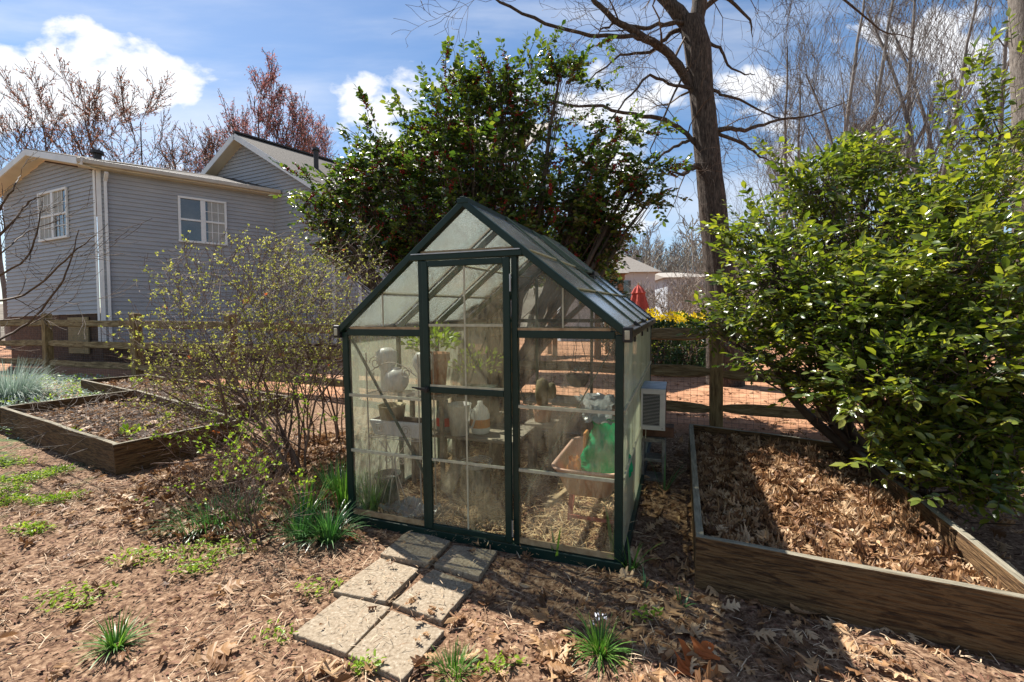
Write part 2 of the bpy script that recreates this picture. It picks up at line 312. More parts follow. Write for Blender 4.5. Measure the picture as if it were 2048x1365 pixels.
def frames(D, Nn):
    D = D / np.linalg.norm(D, axis=1, keepdims=True); X = np.cross(D, Nn); X /= np.linalg.norm(X, axis=1, keepdims=True) + 1e-9
    Z = np.cross(X, D); return np.stack([X, D, Z], axis=2)
def inst(tV, tF, Rm, P, sc_):
    """many copies of a template in one mesh"""
    tV = np.asarray(tV, float); n = len(P); sc_ = np.asarray(sc_)
    if sc_.ndim == 1: sc_ = sc_[:, None].repeat(3, 1)
    V = np.einsum('nij,nvj->nvi', Rm, tV[None] * sc_[:, None, :]) + P[:, None, :]
    F = [(np.array(f)[None] + (np.arange(n) * len(tV))[:, None, None]).reshape(-1, len(f[0])) for f in tF]
    return V.reshape(-1, 3), F
def join(parts):
    V = []; F = []; n = 0
    for v, f in parts: V.append(v); F += [q + n for q in f]; n += len(v)
    D = {}
    for q in F: D.setdefault(q.shape[1], []).append(q)
    return np.vstack(V), [np.vstack(q) for q in D.values()]
def rdir(rng, n): v = rng.normal(size=(n, 3)); return v / np.linalg.norm(v, axis=1, keepdims=True)

def leaf_t(w=.42, fold=.12, droop=.12):
    V = [(0, 0, 0), (w * .42, .3, fold * .8), (0, .3, 0), (-w * .42, .3, fold * .8), (w * .5, .62, fold * .7 - droop * .4), (0, .62, -droop * .4), (-w * .5, .62, fold * .7 - droop * .4), (0, 1, -droop)]
    return V, [[(0, 2, 1), (0, 3, 2), (5, 7, 4), (6, 7, 5)], [(1, 2, 5, 4), (2, 3, 6, 5)]]
LEAF4 = ([(0, 0, 0), (.22, .5, .06), (0, 1, -.05), (-.22, .5, .06)], [[(0, 1, 2, 3)]])
def oak_t(rng, ck=1.0):
    st = [(0, .012), (.12, .015), (.18, .09), (.22, .21), (.27, .23), (.30, .10), (.36, .07), (.43, .18), (.48, .32), (.54, .33), (.57, .13), (.62, .09), (.69, .17), (.74, .26), (.79, .25), (.82, .10), (.89, .11), (.96, .08), (1, .01)]
    V = []; a, b, c, e = [rng.normal(0, .5) * ck for _ in range(4)]
    for t, w in st:
        for s_ in (-1, 0, 1):
            ww = w * (1 + rng.normal(0, .12)); x = s_ * ww; y = t + abs(s_) * (w * .35)
            z = (a * (x ** 2) * 3.2 + b * (y - .5) ** 2 * 1.2 + c * x * (y - .5) * 1.8 + abs(x) * .5 * e * (1 if s_ > 0 else .6)) + rng.normal(0, .012)
            V.append((x, y - .5, z))
    F = []
    for i in range(len(st) - 1):
        for k in (0, 1): j = i * 3 + k; F.append((j, j + 1, j + 4, j + 3))
    return V, [F]
def segs_mesh(P0, P1, r0, r1, k=3):
    P0, P1 = np.asarray(P0), np.asarray(P1); n = len(P0); D = P1 - P0; D = D / (np.linalg.norm(D, axis=1, keepdims=True) + 1e-9)
    A = np.where(np.abs(D[:, 2:3]) < .9, np.array([[0, 0, 1.0]]), np.array([[1.0, 0, 0]])); X = np.cross(D, A); X /= np.linalg.norm(X, axis=1, keepdims=True); Y = np.cross(D, X)
    V = np.zeros((n, 2 * k, 3))
    for j in range(k):
        a = 2 * math.pi * j / k; o = X * math.cos(a) + Y * math.sin(a)
        V[:, j] = P0 + o * np.asarray(r0)[:, None]; V[:, k + j] = P1 + o * np.asarray(r1)[:, None]
    base = (np.arange(n) * 2 * k)[:, None, None]; F = np.array([(j, (j + 1) % k, k + (j + 1) % k, k + j) for j in range(k)])[None] + base
    return V.reshape(-1, 3), [F.reshape(-1, 4)]

class Wood:
    """branch skeleton: list of segments"""
    def __init__(s, seed): s.P0 = []; s.P1 = []; s.r0 = []; s.r1 = []; s.tips = []; s.R = random.Random(seed)
    def seg(s, a, b, ra, rb): s.P0.append(a); s.P1.append(b); s.r0.append(ra); s.r1.append(rb)
    def grow(s, p, d, L, r, depth, wig=.16, up=.04, nk=3, ang=.8, shrink=.62, rs=.6, n=4, minr=.0012):
        R = s.R; d = nrm(d); p = np.array(p, float); rr = r
        for i in range(n):
            d = nrm(d + np.array([R.gauss(0, wig), R.gauss(0, wig), R.gauss(0, wig) + up])); q = p + d * (L / n); r2 = max(rr * (.55 if i == n - 1 else .84), minr)
            s.seg(p, q, rr, r2)
            if depth > 0:
                for _ in range(nk if i == n - 1 else (1 if R.random() < .9 else 2)):
                    if i == 0 and R.random() < .5: continue
                    ax = nrm(np.cross(d, [R.gauss(0, 1), R.gauss(0, 1), R.gauss(0, 1)])); a = ang * R.uniform(.5, 1.15)
                    dd = d * math.cos(a) + ax * math.sin(a)
                    s.grow(q, dd, L * shrink * R.uniform(.7, 1.15), max(r2 * rs * R.uniform(.8, 1.15), minr), depth - 1, wig, up, max(nk - 1, 1), ang, shrink, rs, n, minr)
            p, rr = q, r2
        if depth <= 1: s.tips.append((p, d))
    def along(s, pts, r, dens, L, depth, r_k=.35, **kw):
        """side twigs along a poly line"""
        pts = np.array(pts, float)
        for i in range(len(pts) - 1):
            a, b = pts[i], pts[i + 1]; m = max(1, int(np.linalg.norm(b - a) * dens)); d = nrm(b - a)
            for j in range(m):
                t = s.R.random(); ax = nrm(np.cross(d, [s.R.gauss(0, 1), s.R.gauss(0, 1), s.R.gauss(0, 1)])); aa = s.R.uniform(.5, 1.2)
                rr = r[i] * (1 - t) + r[i + 1] * t
                s.grow(a + (b - a) * t, d * math.cos(aa) + ax * math.sin(aa), L * s.R.uniform(.5, 1.2), max(rr * r_k * s.R.uniform(.6, 1.1), .003), depth, **kw)
    def build(s, name, mt, parent=None, off=(0, 0, 0), k=3, maxr=1e9):
        P0, P1, r0, r1 = map(np.array, (s.P0, s.P1, s.r0, s.r1))
        big = r0 > .02; parts = []
        if big.any(): parts.append(segs_mesh(P0[big], P1[big], r0[big], r1[big], 8))
        if (~big).any(): parts.append(segs_mesh(P0[~big], P1[~big], r0[~big], r1[~big], k))
        V, F = join(parts); return mesh(name, V - np.array(off), F, mt, parent, smooth=True)

# ------------------------------------------------------------------ ground
def fbm(x, y, s): return mnoise.fractal(Vector((x * s, y * s, 0.3)), 1.0, 2.0, 5)
def ground_grid():
    xs = np.concatenate([-np.geomspace(260, 7.2, 40), np.arange(-7, 3.6, .055), np.geomspace(3.8, 260, 40)])
    ys = np.concatenate([np.linspace(-30, 1.0, 16), np.arange(1.1, 6.2, .055), np.geomspace(6.3, 400, 60)])
    X, Y = np.meshgrid(xs, ys); Z = gz(X, Y)
    for i in range(len(ys)):
        for j in range(len(xs)):
            x, y = xs[j], ys[i]
            if abs(x) < 14 and y < 16 and not (-.95 < x < -.15 and 1.7 < y < 2.75) and not (-1.1 < x < 1.5 and 2.9 + -.37 * x * 1 < y + .2 and y < 5.6 - .37 * x): Z[i, j] += .022 * fbm(x, y, 1.3) + .010 * fbm(x + 7, y, 6)
    far = S((Y - 60) / 80) * 16 * (.75 + .25 * np.sin(X * .02 + 1)) ; Z += far * (1 - S((40 - np.abs(X + 0)) / 40) * 0)
    return xs, ys, X, Y, Z
GXS, GYS, GX, GY, GZ = ground_grid()
def gd(x, y):
    x = np.asarray(x, float); y = np.asarray(y, float); i = np.clip(np.searchsorted(GXS, x) - 1, 0, len(GXS) - 2); j = np.clip(np.searchsorted(GYS, y) - 1, 0, len(GYS) - 2)
    u = (x - GXS[i]) / (GXS[i + 1] - GXS[i]); v = (y - GYS[j]) / (GYS[j + 1] - GYS[j])
    return GZ[j, i] * (1 - u) * (1 - v) + GZ[j, i + 1] * u * (1 - v) + GZ[j + 1, i] * (1 - u) * v + GZ[j + 1, i + 1] * u * v
def ground():
    xs, ys, X, Y, Z = GXS, GYS, GX, GY, GZ
    V = np.stack([X, Y, Z], -1).reshape(-1, 3); nx = len(xs); ny = len(ys)
    I = (np.arange(ny - 1)[:, None] * nx + np.arange(nx - 1)[None]).reshape(-1)
    F = np.stack([I, I + 1, I + nx + 1, I + nx], 1)
    m = bpy.data.materials.new('soil and litter'); m.use_nodes = True; nt = m.node_tree; N = nt.nodes; L = nt.links; P = N['Principled BSDF']; P.inputs['Roughness'].default_value = .95; P.inputs['Specular IOR Level'].default_value = .15
    tc = N.new('ShaderNodeTexCoord')
    def nz(s, d, ro=.65):
        n = N.new('ShaderNodeTexNoise'); n.inputs['Scale'].default_value = s; n.inputs['Detail'].default_value = d; n.inputs['Roughness'].default_value = ro; L.new(tc.outputs['Object'], n.inputs[0]); return n.outputs[0]
    def ramp(f, cs):
        r = N.new('ShaderNodeValToRGB'); e = r.color_ramp.elements
        while len(e) < len(cs): e.new(.5)
        for i, (p, c) in enumerate(cs): e[i].position = p; e[i].color = (*c, 1)
        L.new(f, r.inputs[0]); return r.outputs[0]
    fine = nz(34, 9, .75); mid = nz(3.2, 6); 
    near = ramp(fine, [(.34, (.035, .018, .012)), (.45, (.12, .066, .038)), (.57, (.27, .17, .105)), (.70, (.47, .35, .24))])
    back = ramp(nz(1.7, 12, .82), [(.34, (.16, .075, .04)), (.46, (.33, .165, .09)), (.56, (.42, .22, .125)), (.68, (.54, .34, .21))])
    farc = ramp(nz(.15, 5), [(.4, (.11, .09, .07)), (.6, (.19, .165, .13))])
    grn = ramp(nz(20, 6), [(.35, (.03, .05, .018)), (.6, (.10, .14, .05))])
    sep = N.new('ShaderNodeSeparateXYZ'); L.new(tc.outputs['Object'], sep.inputs[0])
    def ms(inp, a, b):
        mr = N.new('ShaderNodeMapRange'); mr.interpolation_type = 'SMOOTHSTEP'; L.new(inp, mr.inputs[0]); mr.inputs[1].default_value = a; mr.inputs[2].default_value = b; return mr.outputs[0]
    def mathn(op, a, b):
        n = N.new('ShaderNodeMath'); n.operation = op
        for i, v in enumerate((a, b)):
            if isinstance(v, (int, float)): n.inputs[i].default_value = v
            else: L.new(v, n.inputs[i])
        return n.outputs[0]
    def mix(f, a, b):
        n = N.new('ShaderNodeMix'); n.data_type = 'RGBA'; L.new(f, n.inputs[0]); L.new(a, n.inputs[6]); L.new(b, n.inputs[7]); return n.outputs[2]
    # beyond the fence line y = 5.45 - .37 (x - 2.38)
    fl = mathn('ADD', sep.outputs[1], mathn('MULTIPLY', sep.outputs[0], .37))
    c = mix(ms(fl, 5.7, 6.4), near, back)
    gm = mathn('MULTIPLY', ms(mid, .50, .60), ms(mathn('MULTIPLY', sep.outputs[0], -1), 2.6, 5.0)); gm = mathn('MULTIPLY', gm, ms(mathn('MULTIPLY', fl, -1), -6.0, -5.2))
    c = mix(gm, c, grn); c = mix(ms(sep.outputs[1], 40, 60), c, farc)
    L.new(c, P.inputs['Base Color'])
    b = N.new('ShaderNodeBump'); b.inputs['Strength'].default_value = .7; b.inputs['Distance'].default_value = .012; L.new(fine, b.inputs['Height']); L.new(b.outputs[0], P.inputs['Normal'])
    struct(mesh('ground', V, [F], m, smooth=True))
ground()

# ------------------------------------------------------------------ greenhouse
def rot3(a, b, c):
    ca, sa = np.cos(a), np.sin(a); cb, sb = np.cos(b), np.sin(b); cc, s_ = np.cos(c), np.sin(c)
    return np.array([[ca, -sa, 0], [sa, ca, 0], [0, 0, 1]]) @ np.array([[1, 0, 0], [0, cb, -sb], [0, sb, cb]]) @ np.array([[cc, 0, s_], [0, 1, 0], [-s_, 0, cc]])
RG = rot3(-.3537, .0412, .0155); TG = np.array([-1.142, 3.141, .0575])
def ghw(x, y, z): return RG @ np.array([x, y, z]) + TG
def ghthing(name, label, cat, l, group=None, rz=0):
    o = thing(name, label, cat, (0, 0, 0), 0, group); o.matrix_world = Matrix.Translation(Vector(ghw(*l))) @ Matrix(RG.tolist()).to_4x4() @ Matrix.Rotation(rz, 4, 'Z'); return o
W_, L_, HE, HR = 1.85, 2.47, 1.325, 2.075
def greenhouse():
    g = ghthing('greenhouse', 'green framed hobby greenhouse with cloudy plastic panes and steep pitched roof', 'greenhouse', (0, 0, 0))
    def part(f, name, mt, parent=g, bevel=.0): b = MB(); f(b); return b.build(name, mt, parent, bevel=bevel)
    pw = .037
    def basef(b):
        b.box(-.01, W_ + .01, -.022, .03, -.12, .045); b.box(-.01, W_ + .01, L_ - .03, L_ + .022, -.12, .045)
        b.box(-.022, .03, .03, L_ - .03, -.14, .043); b.box(W_ - .03, W_ + .022, .03, L_ - .03, -.14, .043)
    part(basef, 'base_frame', 'green', bevel=.004)
    for x, y in ((0, 0), (W_, 0), (0, L_), (W_, L_)):
        xx = x if x == 0 else x - pw; yy = y - .004 if y == 0 else y - pw + .004
        part(lambda b: b.box(xx - .004, xx + pw + .004, yy, yy + pw, .0455, HE - .02), 'corner_post', 'green', bevel=.004)
    for x in (.603, 1.219):
        part(lambda b: b.box(x, x + .034, -.012, .03, .0455, HR - abs(x + .017 - W_ / 2) * (HR - HE) / (W_ / 2) - .03), 'door_post', 'green', bevel=.003)
    for a_, c_ in ((pw + .006, .601), (1.255, W_ - pw - .006)): part(lambda b: b.box(a_, c_, -.006, .026, HE - .043, HE), 'cross_rail', 'green', bevel=.003)
    part(lambda b: b.box(pw + .006, W_ - pw - .006, L_ - .026, L_ + .006, HE - .04, HE), 'cross_rail', 'green', bevel=.003)
    part(lambda b: b.box(.56, 1.29, -.03, .028, 1.752, 1.785), 'door_header', 'green', bevel=.003)
    part(lambda b: b.bar((.57, -.032, 1.789), (1.28, -.032, 1.789), .01, .006), 'header_bead', 'steel')
    th = math.atan2(HR - HE, W_ / 2)
    for y in (0, L_):
        for s_ in (-1, 1):
            part(lambda b: b.bar((W_ / 2 - s_ * .003, y, HR), (W_ / 2 - s_ * (W_ / 2 + .03), y, HE - .02), .052, .040), 'gable_rafter', 'green', bevel=.004)
    for y in (.6175, 1.235, 1.8525):
        for s_ in (-1, 1):
            part(lambda b: b.bar((W_ / 2 - s_ * .003, y, HR - .035), (W_ / 2 - s_ * (W_ / 2 - .02), y, HE - .02), .03, .035), 'rafter', 'greenold')
            xx = 0.008 if s_ > 0 else W_ - .033
            part(lambda b: b.box(xx, xx + .025, y - .015, y + .015, .0455, HE - .02), 'wall_post', 'greenold')
    part(lambda b: (b.bar((W_ / 2, -.03, HR + .012), (W_ / 2, L_ + .03, HR + .012), .07, .03), b.bar((W_ / 2, -.03, HR + .03), (W_ / 2, L_ + .03, HR + .03), .03, .012)), 'ridge_beam', 'green', bevel=.003)
    for x in (0, W_):
        s_ = -1 if x == 0 else 1
        part(lambda b: b.box(min(x, x + s_ * .045), max(x, x + s_ * .045), -.02, L_ + .02, HE - .04, HE + .005), 'gutter', 'black', bevel=.005)
        part(lambda b: b.box(min(x + s_ * .0, x + s_ * .052), max(x, x + s_ * .052), -.034, .03, HE - .058, HE + .025), 'gutter_cap', 'black', bevel=.008)
        part(lambda b: b.box(min(x + s_ * .012, x + s_ * .038), max(x + s_ * .012, x + s_ * .038), -.040, -.033, HE - .042, HE + .006), 'cap_plug', 'seam', bevel=.003)
    for x in (.6, 1.22):
        part(lambda b: b.box(x, x + .028, L_ - .03, L_, .0455, HR - .3), 'rear_post', 'greenold')
    # braces
    part(lambda b: b.bar((.05, .034, HE - .07), (.60, .034, .36), .006, .024, up=(0, 1, 0)), 'brace', 'greenold')
    part(lambda b: b.bar((W_ - .05, .034, HE - .07), (1.262, .034, .30), .006, .024, up=(0, 1, 0)), 'brace', 'greenold')
    for a, c in (((W_ - .03, .05, .95), (W_ - .03, .9, .06)), ((W_ - .03, L_ - .05, 1.2), (W_ - .03, 1.3, .06)), ((.03, L_ - .05, 1.2), (.03, 1.3, .06)), ((.62, L_ - .04, .1), (.06, L_ - .04, 1.25))):
        part(lambda b: b.bar(a, c, .02, .006), 'brace', 'greenold')
    # --- panes
    def sheet(name, pts, mt, n, parent=g): b = MB(); b.prism(pts, np.array(n) * .004); return b.build(name, mt, parent)
    def front(name, poly, mt='clear', y=.008, parent=g): return sheet(name, [(x, y, z) for x, z in poly], mt, (0, 1, 0), parent)
    for (x0, x1) in ((pw + .004, .603), (1.253, W_ - pw - .004)):
        for (z0, z1) in ((.05, .497), (.503, .877), (.883, HE - .044)): front('wall_pane', [(x0, z0), (x1, z0), (x1, z1), (x0, z1)])
    sl_ = (HR - HE) / (W_ / 2)
    front('gable_pane', [(.07, HE + .002), (.603, HE + .002), (.603, HE - .03 + .603 * sl_), (.07, HE - .03 + .07 * sl_)], 'gable')
    front('gable_pane', [(1.253, HE + .002), (W_ - .07, HE + .002), (W_ - .07, HE - .03 + .07 * sl_), (1.253, HE - .03 + (W_ - 1.253) * sl_)], 'gable')
    front('gable_pane', [(.60, 1.787), (1.25, 1.787), (W_ / 2, HR - .03)], 'gable')
    for z in (.50, .88):
        for (x0, x1) in ((pw + .004, .603), (1.253, W_ - pw - .004)):
            part(lambda b: b.box(x0, x1, -.006, .007, z - .009, z + .009), 'pane_joint', 'seam')
    for bx in ((pw, .603, -.003, .006, .05, .085), (1.253, W_ - pw, -.003, .006, .05, .085), (pw + .03, .603, -.004, .006, HE + .001, HE + .016), (1.253, W_ - pw - .03, -.004, .006, HE + .001, HE + .016), (.62, 1.23, -.004, .006, 1.789, 1.808)): part(lambda b: b.box(*bx), 'sill_strip', 'sill')
    for bx in ((.322, .330, 0, .007, HE + .017, HE + .32 * sl_ - .03), (1.516, 1.524, 0, .007, HE + .017, HE + .33 * sl_ - .03)): part(lambda b: b.box(*bx), 'gable_seam', 'seam')
    for x, nx in ((.002, 1), (W_ - .006, 1)):
        for i in range(4):
            y0 = i * .6175 + (.045 if i == 0 else .006); y1 = (i + 1) * .6175 - (.045 if i == 3 else .006)
            sheet('side_pane', [(x, y0, .05), (x, y1, .05), (x, y1, HE - .03), (x, y0, HE - .03)], 'sidepane', (nx, 0, 0))
            if x > 1: 
                for z in (.50, .88): part(lambda b: b.box(W_, W_ + .010, y0, y1, z - .008, z + .008), 'pane_joint', 'seam')
                part(lambda b: b.box(W_ + .0, W_ + .012, y1 - .01, y1 + .018, HE - .10, HE - .04), 'pane_clip', 'black')
    for i in range(3):
        x0 = .05 + i * .6; x1 = min(.05 + (i + 1) * .6 - .02, W_ - .05)
        front('rear_pane', [(x0, .05), (x1, .05), (x1, HE - .045), (x0, HE - .045)], 'clear', L_ - .012)
    front('rear_pane', [(.07, HE), (W_ - .07, HE), (W_ / 2, HR - .05)], 'gable', L_ - .012)
    rd = np.array([W_ / 2, 0, -(HR - HE)]); ul = nrm([HR - HE, 0, W_ / 2])
    for s_ in (-1, 1):
        for i in range(4):
            y0 = i * .6175 + .03; y1 = (i + 1) * .6175 - .008
            for (t0, t1, k) in ((.035, .42, 0), (.425, .72, 1), (.725, 1.0, 2)):
                pts = []
                for (t, y) in ((t0, y0), (t0, y1), (t1, y1), (t1, y0)):
                    pts.append((W_ / 2 + s_ * rd[0] * t, y, HR + rd[2] * t + .022 - k * .004))
                n = (s_ * ul[0], 0, ul[2]); sheet('roof_pane', pts if s_ < 0 else pts[::-1], 'roofpane', n)
        for t in (.4225, .7225):
            a = np.array([W_ / 2 + s_ * rd[0] * t, .03, HR + rd[2] * t + .029]); c = a.copy(); c[1] = L_ - .03
            part(lambda b: b.bar(a, c, .022, .006), 'roof_joint', 'seam')
        for y in (.6175, 1.235, 1.8525):
            a = (W_ / 2 + s_ * rd[0] * .03, y, HR + .026); c = (W_ / 2 + s_ * rd[0], y, HE + .026)
            part(lambda b: b.bar(a, c, .016, .012), 'roof_batten', 'greenold')
            part(lambda b: b.bar((W_ / 2 + s_ * rd[0] * 1.0, y, HE + .03), (W_ / 2 + s_ * rd[0] * 1.05, y, HE - .01), .022, .02), 'batten_clip', 'black')
    # roof vent, third bay on the right slope
    v = MB(); 
    def rp(t, y, o=.0): return np.array([W_ / 2 + rd[0] * t, y, HR + rd[2] * t]) + np.array([ul[0], 0, ul[2]]) * o
    for (a, c) in (((.08, 1.27), (.08, 1.82)), ((.48, 1.27), (.48, 1.82)), ((.08, 1.27), (.48, 1.27)), ((.08, 1.82), (.48, 1.82))): v.bar(rp(*a, .05), rp(*c, .05), .03, .02)
    vo = v.build('roof_vent', 'greenold', g); v = MB(); v.prism([rp(.09, 1.28, .05), rp(.09, 1.81, .05), rp(.47, 1.81, .05), rp(.47, 1.28, .05)], np.array([ul[0], 0, ul[2]]) * .004); v.build('vent_pane', 'roofpane', vo)
    v = MB(); v.bar(rp(.49, 1.48, .05), rp(.49, 1.64, .05), .05, .03); v.build('vent_catch', 'black', vo)
    # --- door (origin at the hinge side foot)
    d = MB(); x0, x1, z0, z1, y = .642, 1.216, .058, 1.745, -.022
    d.box(x0, x0 + .038, y - .012, y + .012, z0, z1); d.box(x1 - .042, x1, y - .012, y + .012, z0, z1)
    d.box(x0 + .039, x1 - .043, y - .011, y + .011, z1 - .036, z1); d.box(x0 + .039, x1 - .043, y - .011, y + .011, z0, z0 + .034); d.box(x0 + .039, x1 - .043, y - .011, y + .011, .935, .972)
    door = d.build('door', 'green', g, bevel=.004)
    for (a, c) in ((z0 + .035, .934), (.973, z1 - .037)): front('door_pane', [(x0 + .036, a), (x1 - .04, a), (x1 - .04, c), (x0 + .036, c)], 'cleardoor', y, door)
    b = MB(); xm = .927
    b.box(xm - .005, xm + .005, y - .006, y - .001, z0 + .036, .933); b.box(xm - .005, xm + .005, y - .006, y - .001, .974, z1 - .038)
    for z in (.51, 1.355): b.box(x0 + .04, xm - .006, y - .008, y - .001, z - .008, z + .008); b.box(xm + .006, x1 - .044, y - .008, y - .001, z - .008, z + .008)
    b.box(x0 + .04, x1 - .044, y - .007, y - .001, .974, .986); b.build('pane_joint', 'seam', door)
    b = MB(); b.tube([(x0 + .02, y - .012, .955), (x0 + .02, y - .03, .955)], .02, 12); b.bar((x0 + .035, y - .034, .955), (x0 - .075, y - .034, .968), .012, .022, w2=.008, h2=.008); b.build('door_handle', 'black', door, bevel=.002)
    for z in (1.60, .15):
        b = MB(); b.tube([(1.221, y - .012, z - .05), (1.221, y - .012, z + .05)], .005, 8); b.build('hinge', 'steel', door)
    return g
greenhouse()

# ------------------------------------------------------------------ inside the greenhouse
def ghbuild(b, name, mt, parent, **k): return b.build(name, mt, parent, **k)
rng = np.random.default_rng(5)
def wheelbarrow():
    t = ghthing('wheelbarrow', 'small wheelbarrow with faded pink tray inside the greenhouse on straw', 'wheelbarrow', (1.61, .52, 0))
    # tray: rounded rectangle loops
    def loop(hx, hy, r, z, k=5):
        P = []
        for (sx, sy, a0) in ((1, 1, 0), (-1, 1, 90), (-1, -1, 180), (1, -1, 270)):
            for i in range(k): a = math.radians(a0 + 90 * i / (k - 1)); P.append((sx * (hx - r) + r * math.cos(a), sy * (hy - r) + r * math.sin(a), z))
        return P
    loops = [loop(.215, .37, .09, .46), loop(.222, .377, .09, .475), loop(.205, .36, .085, .478), loop(.20, .355, .08, .465), loop(.13, .27, .07, .30), loop(.13, .27, .07, .295), loop(.14, .285, .075, .29), loop(.20, .36, .085, .455)]
    n = len(loops[0]); V = np.array(sum(loops, [])); F = []
    for i in range(len(loops)):
        j = (i + 1) % len(loops)
        if i == 4: continue
        for k in range(n): F.append((i * n + k, i * n + (k + 1) % n, j * n + (k + 1) % n, j * n + k))
    b = MB(); b.add(V, F); b.add(np.array(loops[4]), [tuple(range(n))]); b.add(np.array(loops[5]), [tuple(range(n))[::-1]]); b.build('tray', 'tray', t, smooth=True)
    for s_ in (-1, 1):
        b = MB(); b.bar((s_ * .15, -.02, .28), (s_ * .155, -.1, .0), .025, .012); b.bar((s_ * .15, .12, .28), (s_ * .155, -.06, .03), .02, .012); b.build('leg', 'trayred', t)
        b = MB(); b.bar((s_ * .12, .45, .17), (s_ * .20, -.42, .27), .035, .03); b.build('handle', 'handle', t, bevel=.006)
    b = MB(); b.bar((-.155, -.09, .06), (.155, -.09, .06), .012, .022); b.build('crossbar', 'trayred', t)
    b = MB(); b.lathe([(.10, -.03), (.14, -.035), (.155, 0), (.14, .035), (.10, .03)], (0, 0, 0), 20); w = b.build('wheel', 'black', t, smooth=True); w.location = (0, .44, .155); w.rotation_euler = (0, math.pi / 2, 0)
wheelbarrow()
def sack(name, label, cat, l, h, rx, ry, mt, seed, tie=.55, parent=None, lean=0):
    t = ghthing(name, label, cat, l); r = np.random.default_rng(seed); k = 44; n = 34; V = []
    for i in range(n):
        u = i / (n - 1); prof = math.sin(min(u / .75, 1) * math.pi * .5 + .45) if u < tie else 0
        rr = 1.0 - .42 * S((u - tie * .55) / (tie * .5)) if u < tie else (.58 - .12 * math.sin(math.pi * (u - tie) / (1 - tie)))
        rr = float(rr)
        for j in range(k):
            a = 2 * math.pi * j / k; q = rr * (1 + .22 * mnoise.noise(Vector((math.cos(a) * 1.6, math.sin(a) * 1.6, u * 4 + seed))) + .16 * abs(mnoise.noise(Vector((math.cos(a) * 4, math.sin(a) * 4, u * 9 + seed)))) + .07 * mnoise.noise(Vector((math.cos(a) * 9, math.sin(a) * 9, u * 22)))) * (1 + .18 * math.cos(2 * a))
            V.append((rx * q * math.cos(a) + lean * u * h, ry * q * math.sin(a), u * h + .02 * mnoise.noise(Vector((a * 2, u * 5, seed)))))
    F = [(i * k + j, i * k + (j + 1) % k, (i + 1) * k + (j + 1) % k, (i + 1) * k + j) for i in range(n - 1) for j in range(k)] + [tuple(range(k))[::-1]]
    b = MB(); b.add(V, F); b.build('bag_body', mt, t, smooth=True)
    return t
t = sack('soil_bag', 'crumpled green plastic soil bag standing in the wheelbarrow tray', 'bag', (1.69, .42, .33), .42, .13, .11, 'gbag', 3, .72)
V = []
for i in range(12):
    for j in range(30):
        a = 2 * math.pi * j / 30; q = (.085 - .03 * math.sin(i / 11 * math.pi) + .02 * i / 11) * (1 + .5 * mnoise.noise(Vector((math.cos(a) * 3, math.sin(a) * 3, i * .3)))); V.append((-.03 + q * 1.25 * math.cos(a) - .03 * i / 11, q * math.sin(a), .40 + .15 * i / 11 + .03 * mnoise.noise(Vector((math.cos(a) * 4, math.sin(a) * 4, 9)))))
b = MB(); b.add(V, [(i * 30 + j, i * 30 + (j + 1) % 30, (i + 1) * 30 + (j + 1) % 30, (i + 1) * 30 + j) for i in range(11) for j in range(30)]); b.build('clear_top', 'clearbag', t)
b = MB(); b.box(-.13, -.11, -.05, .05, .20, .32); b.build('bag_print', 'obag', t, bevel=.008)
sack('seed_bag', 'small orange bag leaning beside the green soil bag', 'bag', (1.50, .36, .31), .18, .045, .05, 'obag', 8, .8)
def stand():
    t = ghthing('plant_stand', 'pale scrolled wire plant stand at the left front pane of the greenhouse', 'plant stand', (.27, .26, 0))
    for x in (-.21, .21):
        for y in (-.10, .10): b = MB(); b.tube([(x, y, 0), (x, y, 1.15)], .005, 6); b.build('upright', 'ironwhite', t)
    for z in (.55, .86):
        b = MB()
        for y in np.linspace(-.10, .10, 7): b.tube([(-.21, y, z), (.21, y, z)], .003, 5)
        b.tube([(-.21, -.10, z + .001), (-.21, .10, z + .001)], .005, 5); b.tube([(.21, -.10, z + .001), (.21, .10, z + .001)], .005, 5); b.build('shelf', 'ironwhite', t)
    def spiral(cx, cz, r, s_, y=-.105, turns=1.6):
        return [(cx + s_ * r * (1 - i / 30 * .75) * math.cos(i / 30 * turns * 2 * math.pi), y, cz + r * (1 - i / 30 * .75) * math.sin(i / 30 * turns * 2 * math.pi)) for i in range(31)]
    for (cx, cz, r, s_) in ((-.13, 1.08, .05, -1), (.12, 1.02, .045, 1), (-.12, .62, .035, -1), (.10, .62, .035, 1), (-.05, .40, .03, 1), (.06, .40, .03, -1)):
        b = MB(); b.tube(spiral(cx, cz, r, s_), .0032, 5); b.build('scroll', 'ironwhite', t)
    b = MB(); b.tube([(-.2 + .4 * u, -.105, 1.0 + .09 * math.sin(math.pi * u)) for u in np.linspace(0, 1, 12)], .004, 5)
    for a in (-.13, -.06, .05, .12): b.tube([(a, -.106, .02), (a * .6, -.106, .18), (a * .12, -.106, .33), (a * .12, -.106, .42), (a * .9, -.106, .53)], .0032, 5)
    b.build('front_scrollwork', 'ironwhite', t)
stand()
def gh_lathe(name, label, cat, l, prof, mt, part='pot_body', k=22, sx=1, sy=1, group=None, rz=0):
    t = ghthing(name, label, cat, l, group, rz); b = MB(); b.lathe(prof, (0, 0, 0), k, sx, sy); b.build(part, mt, t, smooth=True); return t
ball = [(.001, 0)] + [(.088 * math.sin(a), .088 - .088 * math.cos(a)) for a in np.linspace(.25, math.pi - .45, 12)] + [(.03, .172), (.03, .18), (.001, .181)]
gh_lathe('glass_globe', 'big white round globe standing on the top shelf of the wire stand', 'globe', (.25, .24, .863), ball, 'globe', 'globe_shell')
